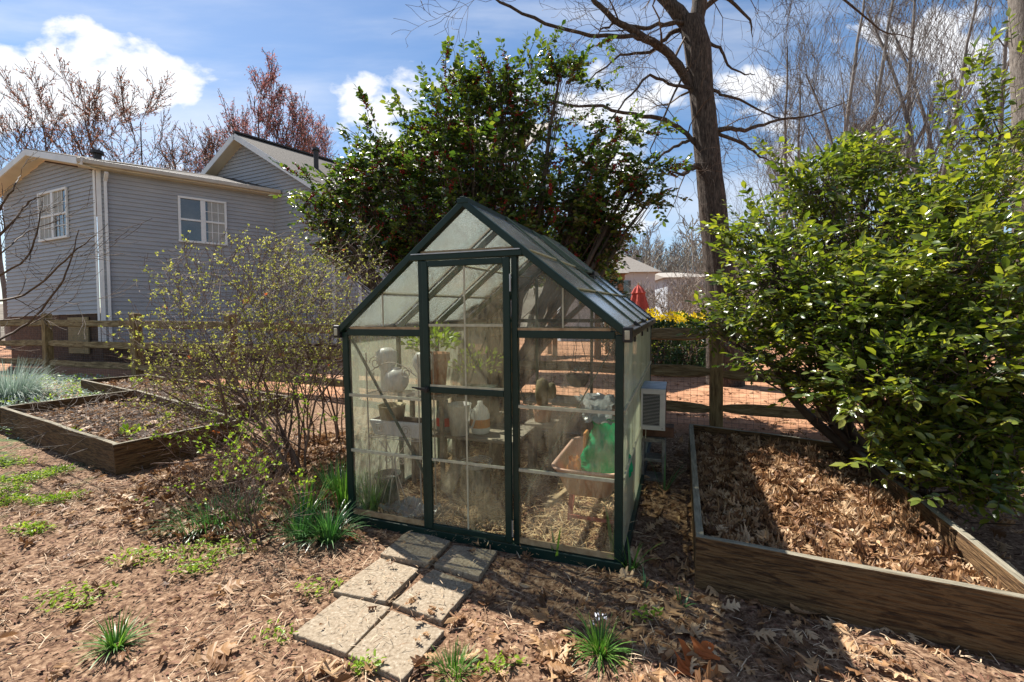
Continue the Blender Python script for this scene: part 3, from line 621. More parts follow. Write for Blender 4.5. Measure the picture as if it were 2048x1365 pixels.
gh_lathe('glass_globe', 'tilted white globe shade behind the big round globe', 'globe', (.40, .36, .88), [(.035, 0), (.04, .1), (.075, .17), (.075, .22), (.05, .26), (.001, .27)], 'globe', 'globe_shell')
gh_lathe('glass_globe', 'tall white shade standing leftmost on the top shelf of the wire stand', 'globe', (.13, .30, .863), [(.05, 0), (.045, .14), (.075, .22), (.075, .28), (.04, .31), (.001, .315)], 'globe', 'globe_shell')
gh_lathe('metal_pan', 'round tarnished metal pan on the long white planter', 'pan', (.20, .25, .675), [(.001, 0), (.085, 0), (.095, .09), (.10, .095), (.092, .095), (.083, .008), (.001, .009)], 'brass', 'pan_body')
t = ghthing('planter_box', 'long white plastic planter on the middle shelf of the wire stand', 'planter', (.27, .26, .555)); b = MB(); b.hexa([(-.19, -.07, 0), (.19, -.07, 0), (.19, .07, 0), (-.19, .07, 0), (-.22, -.085, .115), (.22, -.085, .115), (.22, .085, .115), (-.22, .085, .115)]); b.build('planter_body', 'globe', t, bevel=.012)
b = MB(); b.box(-.2, .2, -.066, .066, .108, .1165); b.build('planter_soil', 'soil', t)
t = gh_lathe('flower_pot', 'dark green plastic pot under the wire stand', 'flower pot', (.15, .25, .06), [(.001, 0), (.07, 0), (.09, .17), (.098, .17), (.098, .2), (.088, .2), (.083, .165), (.001, .165)], 'potdk')
def tuft_leaves(rg, n, c, R_, size, tmpl, upb=.4):
    d = rdir(rg, n); d[:, 2] = np.abs(d[:, 2]) + upb; d /= np.linalg.norm(d, axis=1, keepdims=True)
    P = np.array(c) + d * (R_ * rg.uniform(.25, 1, n) ** .6)[:, None]; Fm = frames(d + rdir(rg, n) * .6, rdir(rg, n) + np.array([0, 0, 1.0]))
    return inst(tmpl[0], tmpl[1], Fm, P, size * rg.uniform(.6, 1.2, n))
LT = leaf_t()
t = ghthing('potted_plant', 'big terracotta pot with leafy green plant behind the left door post', 'potted plant', (.22, .8, .76))
b = MB(); b.lathe([(.001, 0), (.10, 0), (.13, .27), (.145, .27), (.145, .33), (.13, .33), (.125, .29), (.001, .29)], (0, 0, 0), 22); b.build('pot', 'terra', t, smooth=True)
V, F = tuft_leaves(rng, 260, (0, 0, .30), .26, .06, LT); mesh('foliage', V, F, 'spring', t)
t = ghthing('potting_table', 'low grey wooden potting table behind the greenhouse door', 'table', (.55, .95, 0))
b = MB(); b.box(-.55, .42, -.22, .30, .405, .43); b.build('table_top', 'bench', t, bevel=.003)
for x in (-.5, .36):
    for y in (-.19, .26): b = MB(); b.box(x, x + .045, y, y + .045, 0, .404); b.build('leg', 'bench', t)
t = gh_lathe('plastic_pitcher', 'frosted white measuring pitcher on the table behind the door', 'pitcher', (.46, .8, .432), [(.001, 0), (.075, 0), (.095, .24), (.10, .25), (.093, .25), (.073, .008), (.001, .009)], 'bucket', 'pitcher_body')
b = MB(); b.tube([(.09, 0, .21), (.13, 0, .2), (.135, 0, .13), (.115, 0, .07), (.085, 0, .06)], .009, 7); b.build('handle', 'bucket', t, smooth=True)
for (x, y, lb, cl, ink) in ((.30, .86, 'clear plastic jug with red label left of the pitcher', 'clearbag', 'redink'), (.60, .90, 'white and orange jug right of the pitcher', 'bucket', 'obag')):
    t = gh_lathe('plastic_jug', lb, 'jug', (x, y, .432), [(.001, 0), (.07, 0), (.078, .02), (.078, .15), (.06, .20), (.022, .235), (.022, .26), (.001, .262)], cl, 'jug_body')
    b = MB(); b.lathe([(.0795, .05), (.0795, .12)], (0, 0, 0), 22); b.build('paper_label', ink, t, smooth=True)
t = ghthing('black_crate', 'dark square plant tub with leggy plant behind the door glass', 'planter', (.42, 1.25, .5)); b = MB(); b.box(-.16, .16, -.12, .12, 0, .25); b.build('tub', 'potdk', t, bevel=.01)
V, F = tuft_leaves(rng, 140, (0, 0, .28), .34, .05, LT); mesh('foliage', V, F, 'spring', t)
t = ghthing('tub_trestle', 'rough wooden trestle carrying the dark square plant tub', 'trestle', (.42, 1.25, 0)); b = MB(); b.box(-.2, .2, -.14, .14, .47, .498)
b.build('trestle_top', 'bench', t)
for x in (-.18, .15): b = MB(); b.box(x, x + .03, -.12, .12, 0, .469); b.build('leg', 'bench', t)
t = ghthing('pot_trestle', 'grey wooden stool carrying the big terracotta pot', 'stool', (.22, .8, 0)); b = MB(); b.box(-.17, .17, -.14, .14, .73, .757); b.build('stool_top', 'bench', t)
for x in (-.15, .12):
    for y in (-.12, .09): b = MB(); b.box(x, x + .03, y, y + .03, 0, .729); b.build('leg', 'bench', t)
t = ghthing('hanging_basket', 'wire hanging basket on three thin chains near the back of the greenhouse', 'hanging basket', (1.18, 2.0, .65))
b = MB(); b.lathe([(.02, 0), (.07, .015), (.11, .07), (.125, .13), (.12, .13), (.10, .12), (.001, .11)], (0, 0, 0), 18); b.build('basket', 'potdk', t, smooth=True)
for a in (0, 2.1, 4.2): b = MB(); b.tube([(.12 * math.cos(a), .12 * math.sin(a), .13), (0, 0, .6)], .003, 5); b.build('chain', 'wire', t)
b = MB(); b.tube([(0, 0, .6), (0, 0, .66), (.02, 0, .7), (.0, 0, .73), (0, 0, 1.05)], .0035, 5); b.build('hook', 'wire', t)
V, F = tuft_leaves(rng, 60, (0, 0, .12), .09, .03, LT); mesh('foliage', V, F, 'silver', t)
t = ghthing('cactus_pot', 'knobbly brown cactus in pot just right of the door post', 'potted plant', (1.0, 1.35, .45))
b = MB(); b.lathe([(.001, 0), (.07, 0), (.09, .15), (.08, .15), (.001, .14)], (0, 0, 0), 16); b.build('pot', 'terra', t, smooth=True)
b = MB(); b.lathe([(.001, .14), (.05, .15), (.07, .24), (.05, .36), (.001, .39)], (0, 0, 0), 12); b.lathe([(.001, .2), (.035, .22), (.045, .28), (.03, .34), (.001, .35)], (.085, 0, 0), 10); b.build('cactus_body', 'cactus', t, smooth=True)
t = ghthing('bench_table', 'long grey bench along the back wall of the greenhouse', 'bench', (1.2, 2.2, 0)); b = MB(); b.box(-.62, .6, -.17, .17, .44, .475); b.build('bench_top', 'bench', t, bevel=.004)
for x in (-.56, .0, .52): b = MB(); b.box(x, x + .06, -.14, .14, 0, .439); b.build('leg', 'bench', t)
t = ghthing('plant_stool', 'short wooden stand under the brown cactus', 'stand', (1.0, 1.35, 0)); b = MB(); b.box(-.13, .13, -.12, .12, .42, .448); b.build('stand_top', 'bench', t)
for x in (-.11, .08): b = MB(); b.box(x, x + .03, -.1, .1, 0, .419); b.build('leg', 'bench', t)
t = ghthing('grey_box', 'grey plastic box on the back bench beside the right wall', 'box', (1.68, 2.15, .477)); b = MB(); b.box(-.09, .09, -.1, .1, 0, .26); b.build('box_body', 'bench', t, bevel=.01); b = MB(); b.box(-.095, .095, -.105, .105, .261, .28); b.build('lid', 'acgrey', t, bevel=.006)
t = gh_lathe('coiled_hose', 'coil of thin pale hose on the floor behind the door', 'hose', (.62, .75, .02), [(.001, 0)] * 2, 'bucket', 'hose_core'); bpy.data.objects.remove(t.children[0])
b = MB(); b.tube([((.11 + .004 * i / 10) * math.cos(i * .35), (.11 + .004 * i / 10) * math.sin(i * .35), .18 + i * .0007) for i in range(60)], .005, 6, cap=False); b.build('hose_coil', 'bucket', t, smooth=True)
b = MB(); b.box(-.09, .09, -.09, .09, .0, .17); b.build('hose_block', 'cmu', t, bevel=.008)
t = ghthing('tilted_tray', 'grey plastic tray leaning on the floor behind the lower door pane', 'tray', (.55, .55, .0)); b = MB(); b.bar((-.1, 0, .03), (-.02, .1, .27), .2, .012); b.build('tray_sheet', 'bench', t, bevel=.004)
# crumpled clear bag
t = ghthing('plastic_bag', 'crumpled clear plastic bag on the floor under the wire stand', 'bag', (.36, .2, .0))
X, Y = np.meshgrid(np.linspace(-.2, .2, 26), np.linspace(-.1, .12, 16)); Z = np.array([[.05 + .07 * mnoise.noise(Vector((x * 14, y * 14, 2))) + .03 * mnoise.noise(Vector((x * 40, y * 40, 5))) for x in X[0]] for y in Y[:, 0]])
V = np.stack([X, Y, np.maximum(Z, .004)], -1).reshape(-1, 3); I = (np.arange(15)[:, None] * 26 + np.arange(25)).reshape(-1); mesh('bag_sheet', V, [np.stack([I, I + 1, I + 27, I + 26], 1)], 'clearbag', t)

# ------------------------------------------------------------------ air conditioner, block
def ac():
    t = ghthing('air_conditioner', 'old louvred window air conditioner fixed to the right wall of the greenhouse', 'air conditioner', (1.95, 1.2, .49))
    x0, x1, y0, y1, h = -.095, .085, 0, .36, .315
    b = MB(); b.box(x0, x1, y0 + .02, y1, 0, h); b.build('casing', 'rust', t, bevel=.004)
    b = MB(); b.box(x0 - .002, x1 + .003, y0 + .018, y1 + .003, h + .001, h + .012); b.build('top_sheet', 'acmetal', t, bevel=.003)
    b = MB(); b.box(x0 - .002, x1 + .002, y0, y0 + .017, -.004, .03); b.box(x0 - .002, x1 + .002, y0, y0 + .017, h - .035, h + .005); b.box(x0 - .002, x0 + .012, y0, y0 + .017, .031, h - .036); b.box(x1 - .04, x1 + .002, y0, y0 + .017, .031, h - .036)
    f = b.build('grille_frame', 'acgrey', t, bevel=.002)
    b = MB()
    for i in range(22): z = .036 + i * .0112; b.bar((x0 + .013, y0 + .008, z), (x1 - .041, y0 + .008, z), .008, .0018)
    b.build('louvre', 'acgrey', f)
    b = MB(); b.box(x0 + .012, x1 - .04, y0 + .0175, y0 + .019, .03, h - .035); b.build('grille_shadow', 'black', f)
    b = MB(); b.tube([(x1 - .02, y0 - .002, .012), (x1 - .02, y0 + .004, .012)], .004, 8); b.build('screw', 'black', f)
    b = MB(); b.tube([(-.06, .06, -.002), (-.062, .055, -.09)], .003, 6); b.build('drain_tube', 'seam', t)
ac()
bc = ong(1313, 962); bz = G(bc[0], bc[1] + .08) - .01
t = thing('cinder_block', 'hollow concrete block standing on end under the air conditioner', 'concrete block', (bc[0], bc[1] + .08, bz), -.3537)
b = MB()
for (x0, x1, z0, z1) in ((-.1, -.07, 0, .36), (.07, .1, 0, .36), (-.07, .07, 0, .03), (-.07, .07, .165, .195), (-.07, .07, .33, .36)): b.box(x0, x1, -.095, .095, z0 + .0005, z1)
b.build('block_body', 'cmu', t, bevel=.006)
t = thing('wood_block', 'dark timber block between the air conditioner and the concrete block', 'timber', (bc[0] + .03, bc[1] + .12, bz + .365), -.3537); b = MB(); b.box(-.13, .15, -.08, .10, 0, .085); b.build('timber_body', 'rust', t, bevel=.006)

# ------------------------------------------------------------------ raised beds
def plank(name, parent, off, p, q, th, h, mt='wood', bevel=.006, sag=0):
    """board standing on edge; p,q = bottom centre line ends (world); own frame so the grain runs along it"""
    p, q = np.array(p, float), np.array(q, float); Ln = np.linalg.norm(q - p); n = 14; V = []; seed = p[0] * 3.1
    for i in range(n + 1):
        x = Ln * i / n; w = .004 * mnoise.noise(Vector((x * 3, seed, 0))); tp = .007 * mnoise.noise(Vector((x * 2.5, seed, 4)))
        for (yy, zz) in ((-th / 2, 0), (th / 2, 0), (th / 2, h + tp), (-th / 2, h + tp)): V.append((x, yy + w, zz))
    F = [(i * 4 + j, i * 4 + (j + 1) % 4, i * 4 + 4 + (j + 1) % 4, i * 4 + 4 + j) for i in range(n) for j in range(4)] + [(3, 2, 1, 0), tuple(n * 4 + j for j in range(4))]
    b = MB(); b.add(V, F); o = b.build(name, mt, parent, bevel=bevel)
    o.data.materials.append(M['woodtoplit'])
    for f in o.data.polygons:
        if f.normal.z > .8: f.material_index = 1  # upward faces get the lighter tone that paints them as sunlit
    d = (q - p) / Ln; o.rotation_euler = Vector(d).to_track_quat('X', 'Z').to_euler(); o.location = tuple(p - off); return o
def bed(label, C4, hs, fill_z, boards=(0, 1, 2, 3), th=.042, z_in=.10):
    o = np.array([C4[0][0], C4[0][1], 0.0]); t = thing('raised_bed', label, 'raised bed', o)
    for i in boards:
        p, q = np.array(C4[i]), np.array(C4[(i + 1) % 4]); d = nrm(q - p); n_ = np.array([-d[1], d[0]])
        pz, qz = G(*p) - .05, G(*q) - .05
        a = .5 * th
        pp = p + d * (a if i % 2 else -a); qq = q + d * (-a if i % 2 else a)
        ho = hs + .05 + (0.003 if i % 2 else 0)
        plank('side_board', t, o, (pp[0], pp[1], pz), (qq[0], qq[1], qz), th, ho)
    # soil surface
    P = [np.array(c) for c in C4]; m = 14; V = []
    for i in range(m + 1):
        for j in range(m + 1):
            u, v = i / m, j / m; c = P[0] * (1 - u) * (1 - v) + P[1] * u * (1 - v) + P[2] * u * v + P[3] * (1 - u) * v
            V.append((c[0] - o[0], c[1] - o[1], G(*c) + fill_z + .03 * mnoise.noise(Vector((c[0] * 2, c[1] * 2, 0)))))
    I = (np.arange(m)[:, None] * (m + 1) + np.arange(m)).reshape(-1); mesh('bed_soil', V, [np.stack([I, I + m + 1, I + m + 2, I + 1], 1)], 'soil', t, smooth=True)
    return t
B1 = [(-3.50, 4.02), (-2.92, 4.85), (-5.25, 6.35), (-5.95, 5.30)]
B2 = [(-3.70, 5.63), (-3.1, 6.33), (-6.5, 8.1), (-7.06, 7.5)]
BR = [(.97, 2.36), (2.12, 1.78), (2.85, 3.85), (1.78, 4.55)]
bed('weathered raised bed with weeds and dead stalks, nearest on the left', B1, .27, .14)
bed('long raised bed behind the weedy left bed, along the fence', B2, .20, .12)
bed('long raised bed heaped with oak leaves right of the greenhouse', BR, .275, .10)

# ------------------------------------------------------------------ fence
def fence():
    A = np.array([2.38, 5.33]); d = np.array([-.938, .347]); o = np.array([A[0], A[1], 0])
    t = thing('rail_fence', 'weathered split rail fence with wire mesh running behind the greenhouse and beds', 'fence', o)
    ss = [-5.2, -2.6, 0, 2.6, 5.2, 7.8, 10.35, 13.3, 16.0]; R = random.Random(4)
    P = [A + d * s_ for s_ in ss]
    for p in P:
        z = G(*p); b = MB(); s_ = .072
        V = []
        for zz in (-.05, .4, .85, 1.27, 1.30):
            k = s_ * (1 + R.uniform(-.05, .05)) * (.8 if zz == 1.30 else 1)
            for (x, y) in ((-1, -1), (1, -1), (1, 1), (-1, 1)): V.append((x * k, y * k, zz))
        b.add(V, [(i * 4 + j, i * 4 + (j + 1) % 4, i * 4 + 4 + (j + 1) % 4, i * 4 + 4 + j) for i in range(4) for j in range(4)] + [(16, 17, 18, 19)])
        q = b.build('fence_post', 'post', t, bevel=.008); q.location = (p[0] - o[0], p[1] - o[1], z); q.rotation_euler = (0, 0, -.354 + R.uniform(-.05, .05))
    for i in range(len(P) - 1):
        for h in (.24, .66, 1.10):
            p = np.array([*P[i], G(*P[i]) + h + R.uniform(-.015, .015)]); q = np.array([*P[i + 1], G(*P[i + 1]) + h + R.uniform(-.015, .015)]); Ln = np.linalg.norm(q - p); n = 16; V = []
            sd = R.random() * 50
            for k in range(n + 1):
                x = Ln * k / n; tp = min(1, .35 + .65 * min(x, Ln - x) / .22); w = .040 * (.7 + .3 * tp); hh = .072 * tp * (1 + .18 * mnoise.noise(Vector((x * 1.5, sd, 0)))); oy = .012 * mnoise.noise(Vector((x * 1.2, sd, 7))); oz = .022 * mnoise.noise(Vector((x * .9, sd, 3)))
                for (a, b_) in ((-1, -1), (1, -.8), (.85, 1), (-.9, .85)): V.append((x, oy + a * w, oz + b_ * hh))
            b = MB(); b.add(V, [(k * 4 + j, k * 4 + (j + 1) % 4, k * 4 + 4 + (j + 1) % 4, k * 4 + 4 + j) for k in range(n) for j in range(4)] + [(3, 2, 1, 0), tuple(n * 4 + j for j in range(4))])
            r = b.build('fence_rail', 'rail', t, bevel=.008); r.rotation_euler = Vector(nrm(q - p)).to_track_quat('X', 'Z').to_euler(); r.location = tuple(p - o)
    P0 = []; P1 = []; n_ = np.array([-d[1], d[0]]) * -.06
    if (n_ @ np.array([0, 1])) < 0: n_ = -n_
    sx = np.arange(-5.2, 16, .30)
    for h in np.arange(.02, 1.12, .05 * 1.02):
        for a, c in zip(sx[:-1], sx[1:]):
            u, v = A + d * a + n_, A + d * c + n_; jz = lambda s_: .008 * mnoise.noise(Vector((s_, h * 9, 0)))
            P0.append((*u, G(*u) + h + jz(a))); P1.append((*v, G(*v) + h + jz(c)))
    for s_ in np.arange(-5.2, 16, .075):
        u = A + d * s_ + n_; P0.append((*u, G(*u))); P1.append((*u + d * .004, G(*u) + 1.12))
    P0 = np.array(P0); P1 = np.array(P1); V, F = segs_mesh(P0, P1, np.full(len(P0), .0016), np.full(len(P0), .0016), 4); mesh('wire_mesh', V - o, F, 'wire', t)
fence()

# ------------------------------------------------------------------ pavers
def paver(label, px, zt=.028):
    C4 = [onz(x, y, zt)[:2] for x, y in px]; c = np.mean(C4, 0); t = thing('concrete_paver', label, 'paver', (c[0], c[1], G(*c) - .01), 0, 'concrete pavers of the path to the door')
    P = []; 
    for i in range(4):
        a, q = np.array(C4[i]), np.array(C4[(i + 1) % 4])
        for k in range(8): u = k / 8; w = mnoise.noise(Vector((a[0] * 9 + u * 6, a[1] * 9, 0))) * .004; d = nrm(q - a); P.append((*(a + (q - a) * u + np.array([-d[1], d[0]]) * w - c), 0))
    b = MB(); b.prism(P, (0, 0, zt + .008)); b.build('paver_slab', 'paver', t, bevel=.005)
paver('concrete paver at the near left end of the path', [(584, 1266), (693, 1305), (781, 1213), (684, 1190)])
paver('concrete paver at the near right end of the path, closest to the camera', [(695, 1307), (806, 1358), (889, 1259), (783, 1219)])
paver('middle paver on the left side of the path, dappled by twig shadows', [(666, 1186), (771, 1206), (838, 1141), (760, 1119)])
paver('middle paver on the right side of the path', [(784, 1206), (884, 1242), (946, 1169), (866, 1139)])
paver('upper left paver touching the shadow of the door', [(760, 1117), (858, 1135), (901, 1090), (820, 1066)])
paver('upper right paver in full shade by the door', [(868, 1134), (958, 1160), (995, 1107), (908, 1096)])

# ------------------------------------------------------------------ house
def house():
    A = at(191, 340, 11.0); ze = A[2]; A2 = A[:2]
    dr = nrm((onz(555, 395, ze) - A)[:2]); dl = nrm(np.array([-2100 / 915, 1.0])); nr = np.array([dr[1], -dr[0]]); nl_ = np.array([-dl[1], dl[0]]); nl_ = nl_ if nl_[1] < 0 else -nl_
    o = np.array([A[0], A[1], 0.0]); t = thing('grey_house', 'grey vinyl sided house with gabled wings behind the fence', 'house', o)
    z0 = at(191, 696, 11.0)[2]
    def hit(px, py, P0, n):                         # pixel ray with vertical plane
        d = ray(px, py); k = ((P0 - CAM[:2]) @ n) / (d[:2] @ n); return CAM + d * k
    def siding(name, P0, d, n, zlo, zhi, rng_, parent=t):
        b = MB(); z = zlo; off = np.array([*n, 0])
        while z < zhi - .01:
            z2 = min(z + .102, zhi); s0, s1 = rng_(z); s2, s3 = rng_(z2)
            if s1 - s0 < .02: break
            a = [np.array([*(P0 + d * s), zz]) for s, zz in ((s0, z), (s1, z), (max(s3, s2 + .001), z2), (s2, z2))]
            V = [a[0] + off * .024, a[1] + off * .024, a[2] + off * .002, a[3] + off * .002, a[0], a[1]]
            b.add(V, [(0, 1, 2, 3), (4, 5, 1, 0)]); z = z2
        b.build(name, 'siding', parent, off=o)
    # wing right wall
    B = onz(548, 394, ze); Lr = np.linalg.norm(B[:2] - A2)
    siding('wall', A2, dr, nr, z0, ze + .02, lambda z: (0.06, Lr))
    # wing left wall (gabled)
    pk = hit(52, 305, A2 + nl_ * .35, nl_); sp_ = (pk[:2] - A2) @ dl; zp = pk[2] - .12
    zb = at(191, 627, 11.0)[2]
    def rl(z):
        if z < ze: return (.06, 2 * sp_)
        f = (z - ze) / (zp - ze); return (.06 + sp_ * f, 2 * sp_ - sp_ * f)
    siding('gable_wall', A2, dl, nl_, zb, zp, rl)
    b = MB(); p = A2 - nl_ * .03; b.prism([(*(p + dl * .02), z0 - .8), (*(p + dl * 2 * sp_), z0 - .8), (*(p + dl * 2 * sp_), zb), (*(p + dl * .02), zb)], (-nl_[0] * .2, -nl_[1] * .2, 0)); b.build('foundation', 'brick', t, off=o)
    b = MB(); b.prism([(*(A2 + dr * .02), z0 - .8), (*(A2 + dr * (Lr + 5)), z0 - .8), (*(A2 + dr * (Lr + 5)), z0), (*(A2 + dr * .02), z0)], (-nr[0] * .2, -nr[1] * .2, 0)); b.build('foundation', 'brick', t, off=o)
    c0, c1 = hit(138, 640, A2, nl_), hit(178, 640, A2, nl_); b = MB(); zz = z0 - .15; b.prism([(*c0[:2], zz), (*c1[:2], zz), (*c1[:2], zb - .08), (*c0[:2], zb - .08)], (*(nl_ * .03), 0)); b.build('crawl_door', 'ply', t, off=o)
    # corner trim, downspout
    b = MB()
    for (d, n) in ((dr, nr), (dl, nl_)): b.prism([(*(A2 + n * .012), z0), (*(A2 + d * .09 + n * .012), z0), (*(A2 + d * .09 + n * .012), ze), (*(A2 + n * .012), ze)], (*(n * .014), 0))
    b.build('corner_board', 'trim', t, off=o, bevel=.003)
    b = MB(); q = A2 + dr * .17 + nr * .06; b.bar((*q, z0), (*q, ze - .25), .07, .06, up=(dr[0], dr[1], 0)); b.bar((*q, ze - .25), (*(q + nr * .18 + dr * .04), ze - .08), .07, .06); b.build('downspout', 'trim', t, off=o, bevel=.005)
    # eave: soffit, gutter, wing roof
    ov = .26
    def e3(s, out, z): return np.array([*(A2 + dr * s + nr * out), z])
    b = MB(); b.prism([e3(-.3, 0, ze), e3(Lr + .1, 0, ze), e3(Lr + .1, ov, ze), e3(-.3, ov, ze)], (0, 0, .03)); b.build('eave_soffit', 'soffit', t, off=o)
    b = MB(); b.bar(e3(-.3, ov + .05, ze + .08), e3(Lr + .12, ov + .05, ze + .08), .10, .11); b.build('gutter', 'gutter', t, off=o, bevel=.02)
    up = (zp + .12 - ze) ; back = -nr
    rdg = np.array([*(A2 + nl_ * .35 + dl * sp_), zp + .22]); rv = np.array([*(-nl_), 0]); Lw = 6.0
    ev = np.array([*(A2 + nl_ * .35 + nr * .0 - dl * .22), ze + .14])
    lf = np.array([*(A2 + nl_ * .35 + dl * (2 * sp_ + .3)), ze + .10])
    q2 = e3(Lr + .1, ov + .02, ze + .14); q1 = e3(-.32, ov + .02, ze + .14)
    ridge_end = np.array([*(np.array(q2[:2]) - nr * 2.2), ze + .9])
    b = MB()
    b.add([q1, q2, ridge_end, rdg, ev], [(0, 1, 2, 3, 4)]); b.add([rdg, ridge_end, ridge_end + np.array([*(dl * 5), -1.2]), lf], [(0, 1, 2, 3)]); b.build('roof', 'shingle', t, off=o)
    def rake(name, a, c, w, h, mt): b = MB(); b.bar(a, c, w, h); return b.build(name, mt, t, off=o)
    rake('rake_board', rdg - np.array([0, 0, .10]), np.array([*ev[:2], ze + .05]), .035, .15, 'trim'); rake('rake_board', rdg - np.array([0, 0, .10]), lf - np.array([0, 0, .1]), .035, .15, 'trim')
    for e in (ev, lf):
        a = rdg - np.array([0, 0, .19]); c = e - np.array([0, 0, .19]) if e is lf else np.array([*ev[:2], ze - .03]); w3 = np.array([*(-nl_ * .36), 0]); b = MB(); b.prism([a, c, c + w3, a + w3], (0, 0, .012)); b.build('rake_soffit', 'soffit', t, off=o)
    # vent pipe on wing
    vp = at(196, 336, 11.6); b = MB(); b.tube([vp - np.array([0, 0, .3]), vp + np.array([0, 0, .34])], .08, 12); b.tube([vp + np.array([0, 0, .34]), vp + np.array([0, 0, .42])], [.14, .12], 12); b.build('vent_pipe', 'pipe', t, off=o)
    # windows
    def window(px4, P0, n, d, grid):
        # px4: left,right,top(at left),bottom(at left)
        pl = hit(px4[0], px4[2], P0, n); pr_ = hit(px4[1], px4[2], P0, n); zt = pl[2]; zbm = hit(px4[0], px4[3], P0, n)[2]
        s0, s1 = sorted(((pl[:2] - P0) @ d, (pr_[:2] - P0) @ d)); fr = .055
        def pt(s, z, out): return np.array([*(P0 + d * s + n * out), z])
        def rect(b, s_a, s_b, z_a, z_b, o0, o1): b.prism([pt(s_a, z_a, o0), pt(s_b, z_a, o0), pt(s_b, z_b, o0), pt(s_a, z_b, o0)], (*(n * (o1 - o0)), 0))
        b = MB(); m = (s0 + s1) / 2
        rect(b, s0, s1, zt - fr, zt, .02, .065); rect(b, s0 - .01, s1 + .01, zbm, zbm + fr, .02, .075)
        for (a, c) in ((s0, s0 + fr), (m - fr, m + fr), (s1 - fr, s1)): rect(b, a, c, zbm + fr + .001, zt - fr - .001, .02, .062)
        zm = (zt + zbm) / 2
        for (a, c) in ((s0 + fr, m - fr), (m + fr, s1 - fr)): rect(b, a + .001, c - .001, zm - .025, zm + .025, .02, .055)
        w = b.build('window', 'trim', t, off=o, bevel=.004)
        for i, (a, c) in enumerate(((s0 + fr, m - fr), (m + fr, s1 - fr))):
            b = MB(); rect(b, a, c, zbm + fr, zt - fr, .018, .024); b.build('pane', 'winglass', w, off=o)
            b = MB(); rect(b, a + (c - a) * (.12 if i else .3), c, zm if i == 0 else zbm + fr, zt - fr, .025, .027)
            if (i or grid == 2): b.build('blind', 'curtain', w, off=o)
            if i == 1 or grid == 2:
                b = MB()
                for k in (1, 2): rect(b, a + (c - a) * k / 3 - .008, a + (c - a) * k / 3 + .008, zbm + fr, zt - fr, .028, .036)
                for zc in ((zm + zt - fr) / 2, (zm + zbm + fr) / 2): rect(b, a, c, zc - .008, zc + .008, .0285, .0365)
                b.build('muntin', 'trim', w, off=o)
    window((355, 452, 392, 484), A2, nr, dr, 1)
    window((80, 138, 389, 486), A2, nl_, dl, 2)
    # main gable: parallel to the wing's end wall, starting at the end of the wing
    Bq = A2 + dr * Lr; ng, dg = nl_, -dl          # dg points right
    def gp(px, py): p = hit(px, py, Bq + ng * .3, ng); return p
    pk = gp(468, 266); er = gp(632, 380); s_pk = (pk[:2] - Bq) @ dg; s_er = (er[:2] - Bq) @ dg; zg = pk[2]; zer = er[2]; s_el = 2 * s_pk - s_er
    s_end = (hit(665, 450, Bq, ng)[:2] - Bq) @ dg
    def rg(z):
        hi = zg - .2; lo = zer - .12
        if z < lo: return (0 if z < ze else s_el, max(s_end, s_er - .2))
        f = (z - lo) / (hi - lo); return (max(s_el, s_el + (s_pk - s_el) * f), (s_er) + (s_pk - s_er) * f)
    siding('gable_wall', Bq, dg, ng, z0, zg - .2, rg)
    pk3 = np.array([*(Bq + ng * .3 + dg * s_pk), zg]); er3 = np.array([*(Bq + ng * .3 + dg * (s_er + .25)), zer - .02]); el3 = np.array([*(Bq + ng * .3 + dg * (s_el - .25)), zer - .02]); bk = np.array([*(-ng * 9), 0])
    # ridge runs towards pixel (668,325)
    rdv = nrm((onz(668, 325, zg) - pk3)[:2]); bk = np.array([*(rdv * 9.0), 0])
    b = MB(); b.add([pk3, er3, er3 + bk, pk3 + bk], [(0, 1, 2, 3)]); b.add([pk3, el3, el3 + bk, pk3 + bk], [(3, 2, 1, 0)]); b.build('roof', 'shingle', t, off=o)
    b = MB(); b.bar(pk3 + np.array([0, 0, .02]), pk3 + bk + np.array([0, 0, .02]), .16, .05); b.build('ridge_cap', 'pipe', t, off=o)
    for e in (er3, el3):
        dn = np.array([0, 0, .1]); rake('rake_board', pk3 - dn, e - dn, .035, .16, 'trim'); w3 = np.array([*(-ng * .31), 0]); a = pk3 - dn * 1.95; c = e - dn * 1.95; b = MB(); b.prism([a, c, c + w3, a + w3], (0, 0, .012)); b.build('rake_soffit', 'soffit', t, off=o)
    vp = onz(632, 312, zg - .5); b = MB(); b.tube([vp - np.array([0, 0, .4]), vp + np.array([0, 0, .15])], .07, 10); b.tube([vp + np.array([0, 0, .15]), vp + np.array([0, 0, .22])], [.12, .10], 10); b.build('vent_pipe', 'pipe', t, off=o)
    # far right wing with light roof
    C2 = Bq + dg * s_end; zw = zer - .05
    p1 = np.array([*(C2 + rdv * .2 + ng * .5), zw]); p2 = p1 + np.array([*(dg * 5.5), 0]); p3 = p2 + np.array([*(-ng * 2.6), 1.75]); p4 = p1 + np.array([*(-ng * 2.6 - dg * .6), 1.75])
    b = MB(); b.prism([p1, p2, p3, p4], (0, 0, .08)); b.build('roof', 'shinglelt', t, off=o)
    b = MB(); b.bar(p1 + np.array([*(ng * .05), 0]), p2 + np.array([*(ng * .05), 0]), .1, .12); b.build('gutter', 'gutter', t, off=o)
    siding('wall', C2, dg, ng, z0, zw, lambda z: (.1, 5.3))
